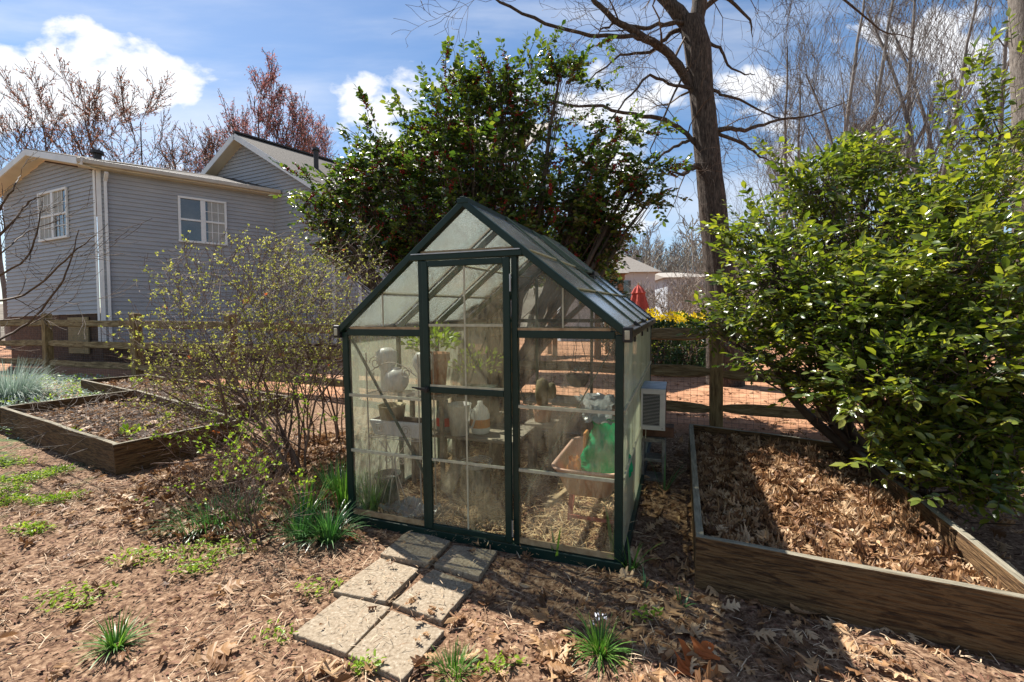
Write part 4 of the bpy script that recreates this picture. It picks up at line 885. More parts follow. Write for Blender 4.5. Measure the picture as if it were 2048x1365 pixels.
    b = MB(); b.prism([(*(C2 + ng * .03), z0), (*(C2 + dg * .12 + ng * .03), z0), (*(C2 + dg * .12 + ng * .03), zw), (*(C2 + ng * .03), zw)], (*(ng * .03), 0)); b.prism([(*(C2 + dg * .9 + ng * .03), z0), (*(C2 + dg * 1.0 + ng * .03), z0), (*(C2 + dg * 1.0 + ng * .03), zw), (*(C2 + dg * .9 + ng * .03), zw)], (*(ng * .03), 0)); b.build('corner_board', 'trim', t, off=o)
    b = MB(); b.prism([(*(C2 + dg * .35 + ng * .02), zw - 2.0), (*(C2 + dg * .8 + ng * .02), zw - 2.0), (*(C2 + dg * .8 + ng * .02), zw - .8), (*(C2 + dg * .35 + ng * .02), zw - .8)], (*(ng * .03), 0)); b.build('window', 'winglass', t, off=o)
house()

# ------------------------------------------------------------------ broadleaf shrubs
def twig_leaves(rg, O, D, L, nl, size, tmpl, spread=.9, upn=.6, start=.15):
    """O,D: twig origins and directions; leaves alternate along each twig"""
    n = len(O); t = np.tile(np.linspace(start, 1, nl), n) + rg.uniform(-.04, .04, n * nl); O2 = np.repeat(O, nl, 0); D2 = np.repeat(D, nl, 0); L2 = np.repeat(L, nl)
    P = O2 + D2 * (t * L2)[:, None]; side = np.cross(D2, np.array([[0, 0, 1.0]])); side /= np.linalg.norm(side, axis=1, keepdims=True) + 1e-6
    sg = np.where(np.arange(n * nl) % 2 == 0, 1, -1)[:, None]
    d = D2 * (1 - spread * .45) + side * sg * spread + rdir(rg, n * nl) * .35
    d[np.arange(nl - 1, n * nl, nl)] = D2[np.arange(nl - 1, n * nl, nl)]
    N_ = np.array([[0, 0, upn * 2]]) + rdir(rg, n * nl) * 1.15
    return inst(tmpl[0], tmpl[1], frames(d, N_), P, size * np.repeat(rg.uniform(.7, 1.25, n), nl) * rg.uniform(.55, 1.15, n * nl))

def blob_twigs(rg, blobs, n, L, outw=.7, upw=.5, shell=.55):
    w = np.array([b[5] if len(b) > 5 else b[3] ** 2 for b in blobs]); w = w / w.sum(); idx = rg.choice(len(blobs), n, p=w)
    C_ = np.array([b[:3] for b in blobs])[idx]; R_ = np.array([[b[3], b[3], b[4] if len(b) > 4 and b[4] else b[3]] for b in blobs])[idx]
    d = rdir(rg, n); rad = rg.uniform(shell, 1, n) ** .7; P = C_ + d * rad[:, None] * R_
    D = d * outw + np.array([[0, 0, upw]]) + rdir(rg, n) * .6; D /= np.linalg.norm(D, axis=1, keepdims=True)
    return P - D * (L / 2), D, np.full(n, L) * rg.uniform(.6, 1.3, n), idx

def shrub_wood(seed, base, r0, blobs, O, idx, mt, t, off, r_tw=.003, k_lim=.35):
    """trunk -> limb per blob -> short branch to each twig origin"""
    R = random.Random(seed); W = Wood(seed); base = np.array(base, float)
    for bi, bl in enumerate(blobs):
        c = np.array(bl[:3]); n = 7; pts = [base + (c - base) * (i / n) + np.array([R.gauss(0, .05), R.gauss(0, .05), -.10 * math.sin(math.pi * i / n) + R.gauss(0, .03)]) * (1 if 0 < i < n else 0) for i in range(n + 1)]
        rr = r0 * (.45 + .1 * R.random())
        for i in range(n): W.seg(pts[i], pts[i + 1], rr * (1 - .85 * i / n) + .004, rr * (1 - .85 * (i + 1) / n) + .004)
        sel = np.where(idx == bi)[0]
        for j in sel[:: max(1, int(1 / k_lim))]:
            s_ = pts[R.randint(4, n)]; m = (s_ + O[j]) / 2 + np.array([R.gauss(0, .04), R.gauss(0, .04), R.gauss(0, .04)]); W.seg(s_, m, r_tw * 1.8, r_tw * 1.3); W.seg(m, O[j], r_tw * 1.3, r_tw)
    return W
def add_twig_segs(W, O, D, L, r):
    for o_, d_, l_ in zip(O, D, L): W.seg(o_, o_ + d_ * l_, r, r * .5)

def pb(px, py, Y, rpx, rz=None, w=None):
    c = at(px, py, Y); r = rpx * Y / FPX; b = [c[0], c[1], c[2], r, (rz * Y / FPX if rz else None)]
    if w is not None: b.append(w)
    return tuple(b) if w is not None else tuple(b)
def camellia():
    rg = np.random.default_rng(11)
    blobs = []
    for (px, py, Y, r, rz, w) in (
        (1560, 560, 3.7, 130, 110, 1.3), (1520, 470, 4.0, 80, 60, .45), (1640, 380, 4.0, 90, 70, .8), (1720, 330, 4.1, 70, 50, .5), (1760, 450, 3.7, 140, 110, 1.3), (1900, 400, 3.7, 120, 90, .9),
        (1700, 620, 3.3, 150, 120, 1.6), (1860, 560, 3.1, 170, 130, 1.9), (2010, 500, 3.3, 150, 150, 1.4), (1600, 700, 3.7, 120, 80, .8), (1780, 760, 2.9, 130, 90, 1.1), (1950, 720, 2.75, 140, 110, 1.4),
        (1880, 860, 2.75, 110, 60, .7), (2020, 860, 2.6, 110, 90, .8), (1450, 640, 4.2, 60, 50, .4), (1960, 960, 2.55, 90, 40, .42), (1850, 930, 2.75, 60, 24, .2), (2000, 270, 3.8, 80, 70, .25), (1650, 780, 3.6, 80, 40, .3), (2150, 600, 3.4, 150, 160, 1.0)):
        c = at(px, py, Y); k = Y / FPX; blobs.append((c[0], c[1], c[2], r * k, rz * k, w))
    base = np.array([3.1, 3.7, G(3.1, 3.7)]); t = thing('camellia_bush', 'large glossy green broadleaf bush overhanging the right raised bed', 'bush', base)
    O, D, L, idx = blob_twigs(rg, blobs, 2750, .26, .65, .25, .35)
    # sprays that stick out of the crown
    ex = []
    for (px, py, px2, py2, Y) in ((1560, 500, 1405, 470, 4.2), (1600, 640, 1400, 660, 4.4), (1560, 350, 1530, 290, 4.0), (1700, 360, 1700, 290, 4.1), (1900, 330, 1930, 120, 3.9), (1980, 300, 1960, 110, 3.7), (2000, 250, 2030, 60, 3.6), (1900, 300, 1880, 190, 3.9),
                                (1900, 900, 1720, 930, 2.75), (1950, 960, 1800, 955, 2.6), (2000, 980, 1870, 1000, 2.5), (2030, 940, 2000, 1005, 2.45), (1760, 780, 1600, 790, 3.4), (1700, 760, 1560, 800, 3.6), (1650, 720, 1500, 740, 3.9), (1560, 560, 1420, 560, 4.1), (1850, 860, 1790, 900, 2.8), (1620, 340, 1590, 315, 4.0), (1800, 330, 1800, 270, 4.0)):
        a, b_ = at(px, py, Y + .1), at(px2, py2, Y - .05); n = max(3, int(np.linalg.norm(b_ - a) / .12))
        for i in range(n):
            u = i / n; p = a + (b_ - a) * u + rg.normal(0, .02, 3) + np.array([0, 0, .05 * math.sin(math.pi * u)]); ex.append((p, nrm(b_ - a + rg.normal(0, .25, 3) * np.linalg.norm(b_ - a)), .22))
    O = np.vstack([O, [e[0] for e in ex]]); D = np.vstack([D, [e[1] for e in ex]]); L = np.concatenate([L, [e[2] for e in ex]]); idx = np.concatenate([idx, np.full(len(ex), -1)])
    V, F = twig_leaves(rg, O, D, L, 11, .072, leaf_t(.44, .10, .14)); mesh('crown', V - base, F, 'camellia', t, smooth=True)
    W = shrub_wood(12, base, .10, blobs, O, idx, 'twig', t, base, .0035); add_twig_segs(W, O, D, L, .0028)
    W.build('trunk', 'twig', t, base)
    return
camellia()

def holly():
    rg = np.random.default_rng(21); Y0 = 6.4; blobs = []
    for (px, py, dY, r, rz, w) in ((960, 330, 0, 150, 120, 2.2), (850, 400, .2, 140, 100, 1.9), (1080, 400, 0, 140, 100, 1.9), (960, 470, .3, 210, 70, 2.4), (780, 470, .3, 90, 60, .9), (1180, 440, .2, 90, 60, .9), (900, 250, -.1, 100, 80, 1.0), (1040, 230, 0, 90, 70, .7),
                             (1000, 170, 0, 70, 50, .45), (790, 330, .1, 80, 60, .6), (1180, 330, 0, 90, 50, .6), (720, 400, .3, 60, 40, .3), (1260, 370, 0, 50, 30, .22), (760, 300, .1, 50, 30, .2), (940, 180, 0, 50, 40, .25), (1120, 150, -.2, 70, 25, .2), (660, 450, .3, 60, 40, .45), (620, 400, .2, 45, 25, .18), (1290, 350, .1, 45, 28, .22), (1240, 260, 0, 60, 25, .16), (690, 380, .2, 50, 35, .25), (1150, 530, .5, 90, 50, .9), (1210, 470, .3, 60, 60, .6), (1060, 520, .5, 80, 50, .8), (1180, 400, .1, 60, 50, .5), (680, 500, .4, 60, 35, .5), (820, 500, .4, 90, 45, .9), (700, 330, .1, 40, 25, .15), (1300, 400, .1, 35, 20, .14), (1160, 500, .4, 60, 40, .4), (760, 520, .3, 60, 30, .35)):
        Y = Y0 + dY; c = at(px, py, Y); k = Y / FPX; blobs.append((c[0], c[1], c[2], r * k, rz * k, w))
    base = np.array([-.25, 6.5, G(-.25, 6.5)]); t = thing('holly_tree', 'berry laden holly tree rising behind the greenhouse', 'tree', base)
    O, D, L, idx = blob_twigs(rg, blobs, 3500, .30, .8, .12, .12); ex = []
    for (px, py, px2, py2) in ((640, 380, 565, 322), (720, 400, 600, 350), (700, 450, 640, 340), (760, 300, 735, 190), (820, 260, 780, 210), (850, 250, 800, 250), (900, 200, 885, 85), (930, 180, 915, 110), (980, 170, 960, 95), (1040, 170, 1060, 70), (1100, 160, 1230, 80), (1060, 150, 1105, 60), (1150, 190, 1230, 150),
                               (1180, 300, 1340, 250), (1230, 350, 1380, 320), (1260, 360, 1350, 330), (1200, 340, 1300, 310), (1250, 400, 1300, 380), (720, 430, 650, 400), (780, 520, 700, 470), (740, 360, 690, 250), (790, 300, 730, 270), (1130, 260, 1210, 230), (1220, 400, 1290, 410), (680, 480, 600, 420), (1260, 380, 1340, 400), (870, 220, 850, 160)):
        a, b_ = at(px, py, Y0), at(px2, py2, Y0 - .2); n = max(4, int(np.linalg.norm(b_ - a) / .09))
        for i in range(n):
            u = i / n; ex.append((a + (b_ - a) * u + rg.normal(0, .035, 3), nrm(b_ - a + rg.normal(0, .38, 3) * np.linalg.norm(b_ - a)), .22))
    O = np.vstack([O, [e[0] for e in ex]]); D = np.vstack([D, [e[1] for e in ex]]); L = np.concatenate([L, [e[2] for e in ex]]); idx = np.concatenate([idx, np.full(len(ex), -1)])
    V, F = twig_leaves(rg, O, D, L, 12, .082, leaf_t(.55, .10, .06), spread=1.0); mesh('crown', V - base, F, 'holly', t, smooth=True)
    W = shrub_wood(22, base + np.array([0, 0, 0]), .13, blobs, O, idx, 'twig', t, base, .004)
    for e in ex: W.seg(e[0] - e[1] * .12, e[0] + e[1] * .2, .005, .003)
    add_twig_segs(W, O[:3500], D[:3500], L[:3500], .0032); W.build('trunk', 'twig', t, base)
    # berries in bunches along twigs
    sel = rg.choice(len(O), 1100); k = 10; P = np.repeat(O[sel], k, 0) + np.repeat(D[sel], k, 0) * (rg.uniform(0, 1, len(sel) * k) * .22)[:, None] + rdir(rg, len(sel) * k) * .022
    oc = np.array([(1, 0, 0), (-1, 0, 0), (0, 1, 0), (0, -1, 0), (0, 0, 1), (0, 0, -1)]) ; of = [[(0, 2, 4), (2, 1, 4), (1, 3, 4), (3, 0, 4), (2, 0, 5), (1, 2, 5), (3, 1, 5), (0, 3, 5)]]
    V, F = inst(oc, of, np.repeat(np.eye(3)[None], len(P), 0), P, np.full(len(P), .014)); mesh('berries', V - base, F, 'berry', t, smooth=True)
holly()

# ------------------------------------------------------------------ oak
def oak():
    Y = 8.2; base = at(1447, 600, Y); base[2] = G(base[0], base[1]); t = thing('oak_tree', 'big bare oak with dark furrowed trunk beyond the fence', 'tree', base)
    def pl(pts, w, k=.72): return [at(x, y, Y + dy) for (x, y, dy) in pts], [wi * k * Y / FPX / 2 for wi in w]
    b = MB(); P, R_ = pl([(1452, 700, 0), (1445, 600, 0), (1437, 520, 0), (1424, 400, 0), (1412, 280, 0), (1402, 170, 0), (1395, 90, 0), (1380, 40, 0)], [84, 70, 64, 58, 54, 52, 56, 50], .84); P[0][2] = base[2] - .1
    # densify with bark relief
    Pn = []; Rn = []
    for i in range(len(P) - 1):
        for k in range(8): u = k / 8; Pn.append(P[i] * (1 - u) + P[i + 1] * u); Rn.append(R_[i] * (1 - u) + R_[i + 1] * u)
    Pn.append(P[-1]); Rn.append(R_[-1]); k = 36; V = []
    for i, (p, r) in enumerate(zip(Pn, Rn)):
        for j in range(k):
            a = 2 * math.pi * j / k; f = 1 + .05 * math.sin(a * 11 + p[2] * .7 + 2 * mnoise.noise(Vector((a, p[2] * 1.5, 0)))) + .07 * mnoise.noise(Vector((math.cos(a) * 2, math.sin(a) * 2, p[2] * 2)))
            V.append((p[0] + r * f * math.cos(a), p[1] + r * f * math.sin(a), p[2]))
    n = len(Pn); b.add(V, [(i * k + j, i * k + (j + 1) % k, (i + 1) * k + (j + 1) % k, (i + 1) * k + j) for i in range(n - 1) for j in range(k)])
    limbs = [([(1385, 60, 0), (1345, 15, 0), (1300, -40, .1), (1250, -130, .2)], [44, 36, 28, 14]), ([(1392, 60, 0), (1399, 10, 0), (1400, -60, 0), (1405, -180, 0)], [44, 38, 34, 20]),
             ([(1392, 190, 0), (1372, 155, 0), (1340, 110, -.1), (1290, 78, -.2), (1240, 48, -.3), (1190, 5, -.4), (1150, -60, -.5)], [26, 27, 22, 20, 16, 13, 8]),
             ([(1290, 76, -.2), (1240, 74, -.3), (1180, 72, -.4), (1090, 48, -.6), (1000, 5, -.7), (950, -40, -.8)], [12, 11, 9, 8, 6, 3]),
             ([(1385, 48, 0), (1340, 48, -.1), (1290, 58, -.2), (1230, 45, -.3), (1200, 60, -.3)], [13, 12, 9, 7, 4]),
             ([(1385, 50, 0), (1340, 68, .2), (1300, 105, .3), (1240, 110, .4), (1180, 160, .5), (1140, 170, .6)], [14, 12, 9, 6, 4, 2]),
             ([(1395, 290, 0), (1365, 262, 0), (1330, 240, -.2), (1270, 228, -.3), (1180, 212, -.5), (1080, 208, -.7), (1040, 195, -.8)], [14, 13, 12, 9, 7, 5, 3]),
             ([(1390, 275, 0), (1365, 285, 0), (1330, 305, -.1), (1305, 330, -.2), (1290, 350, -.2)], [10, 9, 7, 5, 3]), ([(1400, 330, 0), (1380, 335, -.1), (1368, 350, -.2), (1345, 345, -.3)], [20, 15, 9, 4]),
             ([(1420, 262, 0), (1450, 258, 0), (1490, 262, .1), (1540, 245, .2), (1620, 232, .3), (1700, 200, .4)], [18, 13, 11, 8, 5, 2]), ([(1425, 262, 0), (1490, 290, .1), (1520, 315, .2), (1545, 322, .2)], [10, 8, 5, 2]),
             ([(1415, 170, 0), (1440, 190, 0), (1490, 205, .1), (1550, 235, .2), (1600, 240, .3)], [10, 8, 6, 4, 2]), ([(1412, 85, 0), (1440, 95, 0), (1455, 130, .1), (1490, 150, .2), (1510, 150, .2)], [9, 8, 6, 4, 2]),
             ([(1390, 175, 0), (1350, 172, -.2), (1300, 150, -.4), (1250, 200, -.6), (1200, 270, -.8)], [10, 8, 7, 5, 2]), ([(1405, -10, 0), (1440, -20, 0), (1500, 40, .2), (1505, 75, .3)], [12, 10, 6, 2]), ([(1392, 120, 0), (1370, 140, 0), (1330, 230, -.3), (1300, 300, -.4), (1310, 320, -.4)], [7, 6, 5, 3, 2]),
             ([(1405, 20, 0), (1450, -20, .2), (1560, -60, .4), (1650, -30, .6), (1760, 60, .8), (1830, 80, .9)], [16, 14, 10, 7, 4, 2])]
    W = Wood(31)
    for pts, w in limbs:
        P, R_ = pl(pts, w); Pn = []; Rn = []
        for i in range(len(P) - 1):
            for q in range(4): u = q / 4; Pn.append(P[i] * (1 - u) + P[i + 1] * u + np.array([W.R.gauss(0, .012) for _ in range(3)]) * (q > 0)); Rn.append((R_[i] * (1 - u) + R_[i + 1] * u) * W.R.uniform(.93, 1.07))
        Pn.append(P[-1]); Rn.append(R_[-1]); b.tube(Pn, Rn, 9)
        W.along(P, R_, 2.3, 1.05, 2, .32, wig=.22, up=.02, nk=2, ang=.8, shrink=.6, rs=.58, n=4, minr=.0032)
    b.build('trunk', 'bark', t, off=base, smooth=True); W.build('twigs', 'twig', t, base)
    R = random.Random(5)
oak()

# ------------------------------------------------------------------ bare and budding trees
def bare_template(seed, Hh, r, depth, mt, leaf=None, nleaf=0, lsize=.1, spread=.55, k=3, minr=.008, lean=0, sparse=False):
    W = Wood(seed); R = W.R; p = np.zeros(3); d = np.array([lean, 0, 1.0]); rr = r; n = 14
    for i in range(n):
        d = nrm(d + np.array([R.gauss(0, .05), R.gauss(0, .05), .05])); q = p + d * Hh / n * .95; r2 = rr * .87; W.seg(p, q, rr, r2)
        if i >= 3:
            for _ in range(R.choice((1, 1, 2) if sparse else (1, 2, 2))):
                a = R.uniform(0, 6.28); out = np.array([math.cos(a), math.sin(a), 0]); dd = nrm(out * spread + np.array([0, 0, 1]) * R.uniform(.5, 1.0))
                W.grow(q, dd, Hh * .30 * (1.1 - i / n * .75), r2 * .45, depth, wig=.12, up=.08, nk=2 if sparse else 3, ang=.55, shrink=.6, rs=.5, n=5, minr=minr)
        p, rr = q, r2
    w = W.build('trunk', mt, None); me = w.data; bpy.data.objects.remove(w)
    lm = None
    if leaf:
        rg = np.random.default_rng(seed); P0 = np.array(W.P0); P1 = np.array(W.P1); r0 = np.array(W.r0); c = np.where(r0 < .025)[0]; s_ = rg.choice(c, nleaf); P = P0[s_] + (P1[s_] - P0[s_]) * rg.random((nleaf, 1)) + rg.normal(0, .04, (nleaf, 3))
        V, F = inst(LEAF4[0], LEAF4[1], frames(rdir(rg, nleaf), rdir(rg, nleaf)), P, lsize * rg.uniform(.5, 1.2, nleaf)); o = mesh('crown', V, F, leaf); lm = o.data; bpy.data.objects.remove(o)
    return me, lm
def plant_tree(name, label, me, lm, px, Y, scale, rz, group, cat='tree', z=None):
    c = at(px, 640, Y); zz = G(c[0], min(c[1], 50)) if z is None else z
    t = thing(name, label, cat, (c[0], c[1], zz - .1), rz, group); t.scale = (scale,) * 3
    for nm, m_ in (('trunk', me), ('crown', lm)):
        if m_ is not None: q = bpy.data.objects.new(nm, m_); COL.objects.link(q); q.parent = t
    return t
T_rust = [bare_template(41 + i, 10, .14, 2, 'twig', 'redbud', 3400, .10, .46, minr=.009) for i in range(2)]
T_pink = [bare_template(51 + i, 10, .14, 2, 'twig', 'pinkbud', 5200, .11, .46, minr=.009) for i in range(2)]
for i, (px, top, Y, T, lb) in enumerate(((120, 168, 24, T_rust[0], 'tall rust leaved tree above the left end of the house roof'), (235, 205, 25, T_rust[1], 'rust leaved tree right of the roof vent pipe'), (310, 215, 24, T_rust[0], 'thin rust leaved tree above the middle of the wing roof'), (385, 245, 26, T_rust[1], 'rust leaved tree just left of the main gable'),
                                   (505, 180, 25, T_pink[0], 'pinkish red budding tree above the main gable peak'), (595, 235, 26, T_pink[1], 'red budding tree over the dark main roof'), (655, 245, 27, T_pink[0], 'red budding tree nearest the holly, behind the roof'), (455, 240, 27, T_pink[1], 'red budding tree touching the left slope of the main gable'))):
    h = at(px, top, Y)[2] - .3; plant_tree('budding_tree', lb, T[0], T[1], px, Y, h / 10.6, i * 1.3, 'budding trees behind the house')
T_bare = [bare_template(61 + i, 12, .20, 2, 'twiggrey', 'twig', 500, .06, .38, minr=.005, sparse=True) for i in range(3)]
for i, (px, top, Y, lb) in enumerate(((20, 225, 26, 'bare grey tree at the far left edge behind the house'), (1590, 120, 22, 'slim bare tree just right of the oak trunk'), (1650, -60, 17, 'tall straight bare tree right of the oak'), (1735, 40, 18, 'bare tree leaning left above the pine'), (1790, -80, 20, 'bare tree with long forks above the middle of the bush'),
                                   (1850, -60, 16, 'tall bare tree above the middle of the glossy bush'), (1890, -120, 17, 'tall pale bare tree left of the right edge pair'), (1960, -120, 15, 'pale bare tree near the upper right corner'), (1530, 230, 24, 'low bare tree behind the right side of the oak trunk'), (1490, 330, 30, 'small bare tree seen low beside the oak trunk'), (1690, 200, 28, 'distant bare tree behind the tall straight one'), (2030, 40, 22, 'bare tree at the right edge behind the bush'), (1620, 250, 30, 'short distant bare tree behind the slim one'), (1560, 60, 21, 'bare tree crossing the right limbs of the oak'), (1700, -100, 19, 'bare tree between the tall straight one and the left leaning one'), (1925, -80, 19, 'bare tree rising just left of the upper right corner pair'), (1990, -60, 18, 'slender bare tree next to the pale pine trunk'), (1760, 100, 24, 'shorter bare tree in the middle of the bare group'))):
    h = at(px, top, Y)[2] - .3; plant_tree('bare_tree', lb, T_bare[i % 3][0], T_bare[i % 3][1], px, Y, h / 12.6, i * 2.1, 'bare winter trees')
# trunk at the right edge of the photo
c = at(2052, 600, 7.5); c[2] = G(c[0], c[1]); t = thing('pine_tree', 'scaly pale pine trunk cut by the right edge of the photo', 'tree', c); b = MB()
P = [at(2068, 640, 7.5), at(2060, 300, 7.5), at(2054, 150, 7.5), at(2046, 0, 7.5), at(2040, -120, 7.5)]; P[0][2] = c[2] - .1; b.tube(P, [.24, .20, .19, .17, .15], 14); b.build('trunk', 'barklt', t, off=c, smooth=True)
# pines behind
def conifer(name, label, px, Y, top, bot, rpx, n, seed, mt='conifer', size=.35, tier=True):
    rg = np.random.default_rng(seed); c = at(px, bot, Y); z1 = at(px, top, Y)[2]; z0 = G(c[0], min(c[1], 50)); zb = c[2]; t = thing(name, label, 'tree', (c[0], c[1], z0)); R_ = rpx * Y / FPX
    u = rg.random(n) ** .8; zz = zb + (z1 - zb) * u; a = rg.uniform(0, 6.28, n); rr = R_ * (1 - u * (.92 if tier else .5)) * (.55 + .45 * np.sin(u * 40 + a * 2)) * rg.uniform(.3, 1, n) ** .5
    P = np.stack([rr * np.cos(a), rr * np.sin(a), zz - z0], 1); d = np.stack([np.cos(a), np.sin(a), rg.normal(.1, .4, n)], 1) + rdir(rg, n) * .5
    V, F = inst(LEAF4[0], LEAF4[1], frames(d, rdir(rg, n)), P, np.stack([np.full(n, size * .5), size * rg.uniform(.6, 1.3, n), np.full(n, size)], 1)); mesh('crown', V, F, mt, t)
    b = MB(); b.tube([(0, 0, -.1), (0, 0, (z1 - z0) * .95)], [.02 * (z1 - z0) + .03, .02], 8); b.build('trunk', 'twig', t, smooth=True)
conifer('pine_tree', 'small dark pine seen between the bare trees', 1720, 32, 250, 330, 40, 900, 1, size=.5, tier=False)
conifer('pine_tree', 'second pine crown low behind the bush, right of the first pine', 1775, 30, 285, 340, 30, 700, 2, size=.5, tier=False)
conifer('conifer_tree', 'dark blue green conifer behind the right roof slope of the greenhouse', 1195, 15, 430, 600, 58, 5200, 3, size=.20)

# ------------------------------------------------------------------ far woods on the hill
def woods():
    rg = np.random.default_rng(9); tm = []
    for s_ in range(5):
        W = Wood(200 + s_); R = W.R; p = np.zeros(3); d = np.array([0, 0, 1.0]); rr = .16
        for i in range(6):
            q = p + nrm(d + np.array([R.gauss(0, .06), R.gauss(0, .06), 0])) * 1.5; W.seg(p, q, rr, rr * .8)
            if i > 0:
                for _ in range(3):
                    a = R.uniform(0, 6.28); W.grow(q, (math.cos(a) * .6, math.sin(a) * .6, 1), 2.4 * (1.1 - i / 8), rr * .5, 1, wig=.15, nk=2, minr=.035, n=3)
            p, rr = q, rr * .8
        V, F = segs_mesh(np.array(W.P0), np.array(W.P1), np.array(W.r0), np.array(W.r1), 3); tm.append((V, [f.tolist() for f in F]))
    n = 720; x = rg.uniform(-40, 75, n); y = rg.uniform(45, 120, n); k = (x / y > .12) & (x / y < .85); x, y = x[k], y[k]
    parts = []
    far = lambda X, Y: .3 + S((Y - 60) / 80) * 16 * (.75 + .25 * np.sin(X * .02 + 1))
    for i in range(5):
        sel = np.arange(i, len(x), 5); a = rg.uniform(0, 6.28, len(sel)); Rm = np.zeros((len(sel), 3, 3)); Rm[:, 0, 0] = np.cos(a); Rm[:, 0, 1] = -np.sin(a); Rm[:, 1, 0] = np.sin(a); Rm[:, 1, 1] = np.cos(a); Rm[:, 2, 2] = 1
        parts.append(inst(tm[i][0], tm[i][1], Rm, np.stack([x[sel], y[sel], far(x[sel], y[sel])], 1), rg.uniform(.75, 1.2, len(sel))))
    V, F = join(parts); stuff(mesh('distant_woods', V, F, 'farwood'), 'grey bare woods covering the far hillside', 'woods')
woods()

# ------------------------------------------------------------------ back yard
def far_house(label, px0, px1, ye, yr, yb, Y, lean):
    a, b_ = at(px0, ye, Y), at(px1, ye, Y); zt = at(px0, yr, Y)[2]; z0 = G(a[0], 20) ; o = np.array([a[0], a[1], z0]); t = thing('white_house', label, 'house', o)
    b = MB(); b.box(0, b_[0] - a[0], 0, 6, -.2, a[2] - z0); b.build('wall', 'whitewall', t)
    w = b_[0] - a[0]; h = zt - z0; e = a[2] - z0; b = MB(); b.add([(-.4, -.4, e), (w + .4, -.4, e), (w + .4, 6.4, e), (-.4, 6.4, e), (w * lean, 3, h), (w * lean - w * .5 * (lean > .3), 3, h)], [(0, 1, 4, 5), (1, 2, 4), (2, 3, 5, 4), (3, 0, 5), (3, 2, 1, 0)]); b.build('roof', 'shinglelt', t)
    for u in (.25, .6): f = MB(); f.box(w * u, w * u + 1.0, -.06, -.01, e - 1.9, e - .6); f.build('window', 'winglass', t)
far_house('white house with steep tan roof far behind the red umbrella', 1120, 1310, 547, 462, 640, 34, .35)
far_house('low white house half hidden behind bare shrubs, right of the umbrella', 1335, 1450, 556, 538, 640, 40, .4)
def gazebo():
    Y = 17; c = at(1165, 600, Y); z0 = G(c[0], 12); o = np.array([c[0], c[1], z0]); t = thing('gazebo', 'wooden gazebo with hipped shingle roof behind the greenhouse roof', 'gazebo', o); ze = at(1165, 556, Y)[2] - z0; zp = at(1165, 520, Y)[2] - z0; s_ = 75 * Y / FPX
    b = MB(); b.add([(-s_, -s_, ze), (s_, -s_, ze), (s_, s_, ze), (-s_, s_, ze), (0, 0, zp + .5)], [(0, 1, 4), (1, 2, 4), (2, 3, 4), (3, 0, 4), (3, 2, 1, 0)]); b.build('roof', 'shinglelt', t)
    for x in (-1, 1):
        for y in (-1, 1): b = MB(); b.box(x * s_ * .82 - .08, x * s_ * .82 + .08, y * s_ * .82 - .08, y * s_ * .82 + .08, 0, ze - .2); b.build('post', 'post_warm', t)
    b = MB(); b.box(-s_ * .9, s_ * .9, -s_ * .92, -s_ * .84, ze - .2, ze - .01); b.box(s_ * .84, s_ * .92, -s_ * .83, s_ * .9, ze - .2, ze - .01); b.build('beam', 'post_warm', t)
gazebo()
def umbrella():
    Y = 15; c = at(1277, 640, Y); z0 = G(c[0], 12); zt = at(1275, 570, Y)[2] - z0; t = thing('patio_umbrella', 'folded red patio umbrella beside the yellow hedge', 'umbrella', (c[0], c[1], z0)); k = 16; V = []
    prof = [(.02, zt), (.12, zt - .12), (.20, zt - .28), (.17, zt - .30), (.24, zt - .6), (.33, zt - 1.0), (.36, zt - 1.3)]
    for r, z in prof:
        for j in range(k): a = 2 * math.pi * j / k; q = r * (1 + (.22 if j % 2 else -.12)); V.append((q * math.cos(a), q * math.sin(a), z))
    b = MB(); b.add(V, [(i * k + j, i * k + (j + 1) % k, (i + 1) * k + (j + 1) % k, (i + 1) * k + j) for i in range(len(prof) - 1) for j in range(k)]); b.build('canopy', 'umb', t)
    b = MB(); b.tube([(0, 0, 0), (0, 0, zt + .06)], .025, 8); b.build('pole', 'handle', t); b = MB(); b.tube([(0, 0, 0), (0, 0, .1)], .25, 14); b.build('stand', 'potdk', t)
umbrella()
def clump_shrub(name, label, px0, px1, ytop, Y, n, mt, size, seed, mt2=None, frac=.0, group=None, depth=1.0, cat='shrub'):
    rg = np.random.default_rng(seed); a, b_ = at(px0, ytop, Y), at(px1, ytop, Y); cx = (a[0] + b_[0]) / 2; w = (b_[0] - a[0]) / 2; zg = G(cx, min(Y, 12)); h = a[2] - zg; t = thing(name, label, cat, (cx, Y, zg), 0, group)
    d = rdir(rg, n); r = rg.uniform(.45, 1, n) ** .5; P = d * r[:, None] * np.array([w, depth, h * .5]) + np.array([0, 0, h * .5]); P[:, 2] += .12 * h * np.sin(P[:, 0] * 5 + seed) * (P[:, 2] > h * .5)
    top = P[:, 2] > h * (1 - frac); fr = frames(d + rdir(rg, n) * .8, rdir(rg, n) + np.array([0, 0, .6])); sz = size * rg.uniform(.6, 1.3, n)
    for m_, nm, s_ in ((mt, 'crown', ~top), (mt2, 'blossom', top)):
        if m_ and s_.sum(): V, F = inst(LT[0], LT[1], fr[s_], P[s_], sz[s_]); mesh(nm, V, F, m_, t)
    W = Wood(seed)
    for i in range(9): x = rg.uniform(-.3, .3) * w; W.grow((x * .4, rg.uniform(-.1, .1), 0), (x / max(w, .1), rg.uniform(-.4, .4), 1.2), h * .6, .03, 1, n=4, nk=2, minr=.006)
    W.build('stems', 'twigred', t)
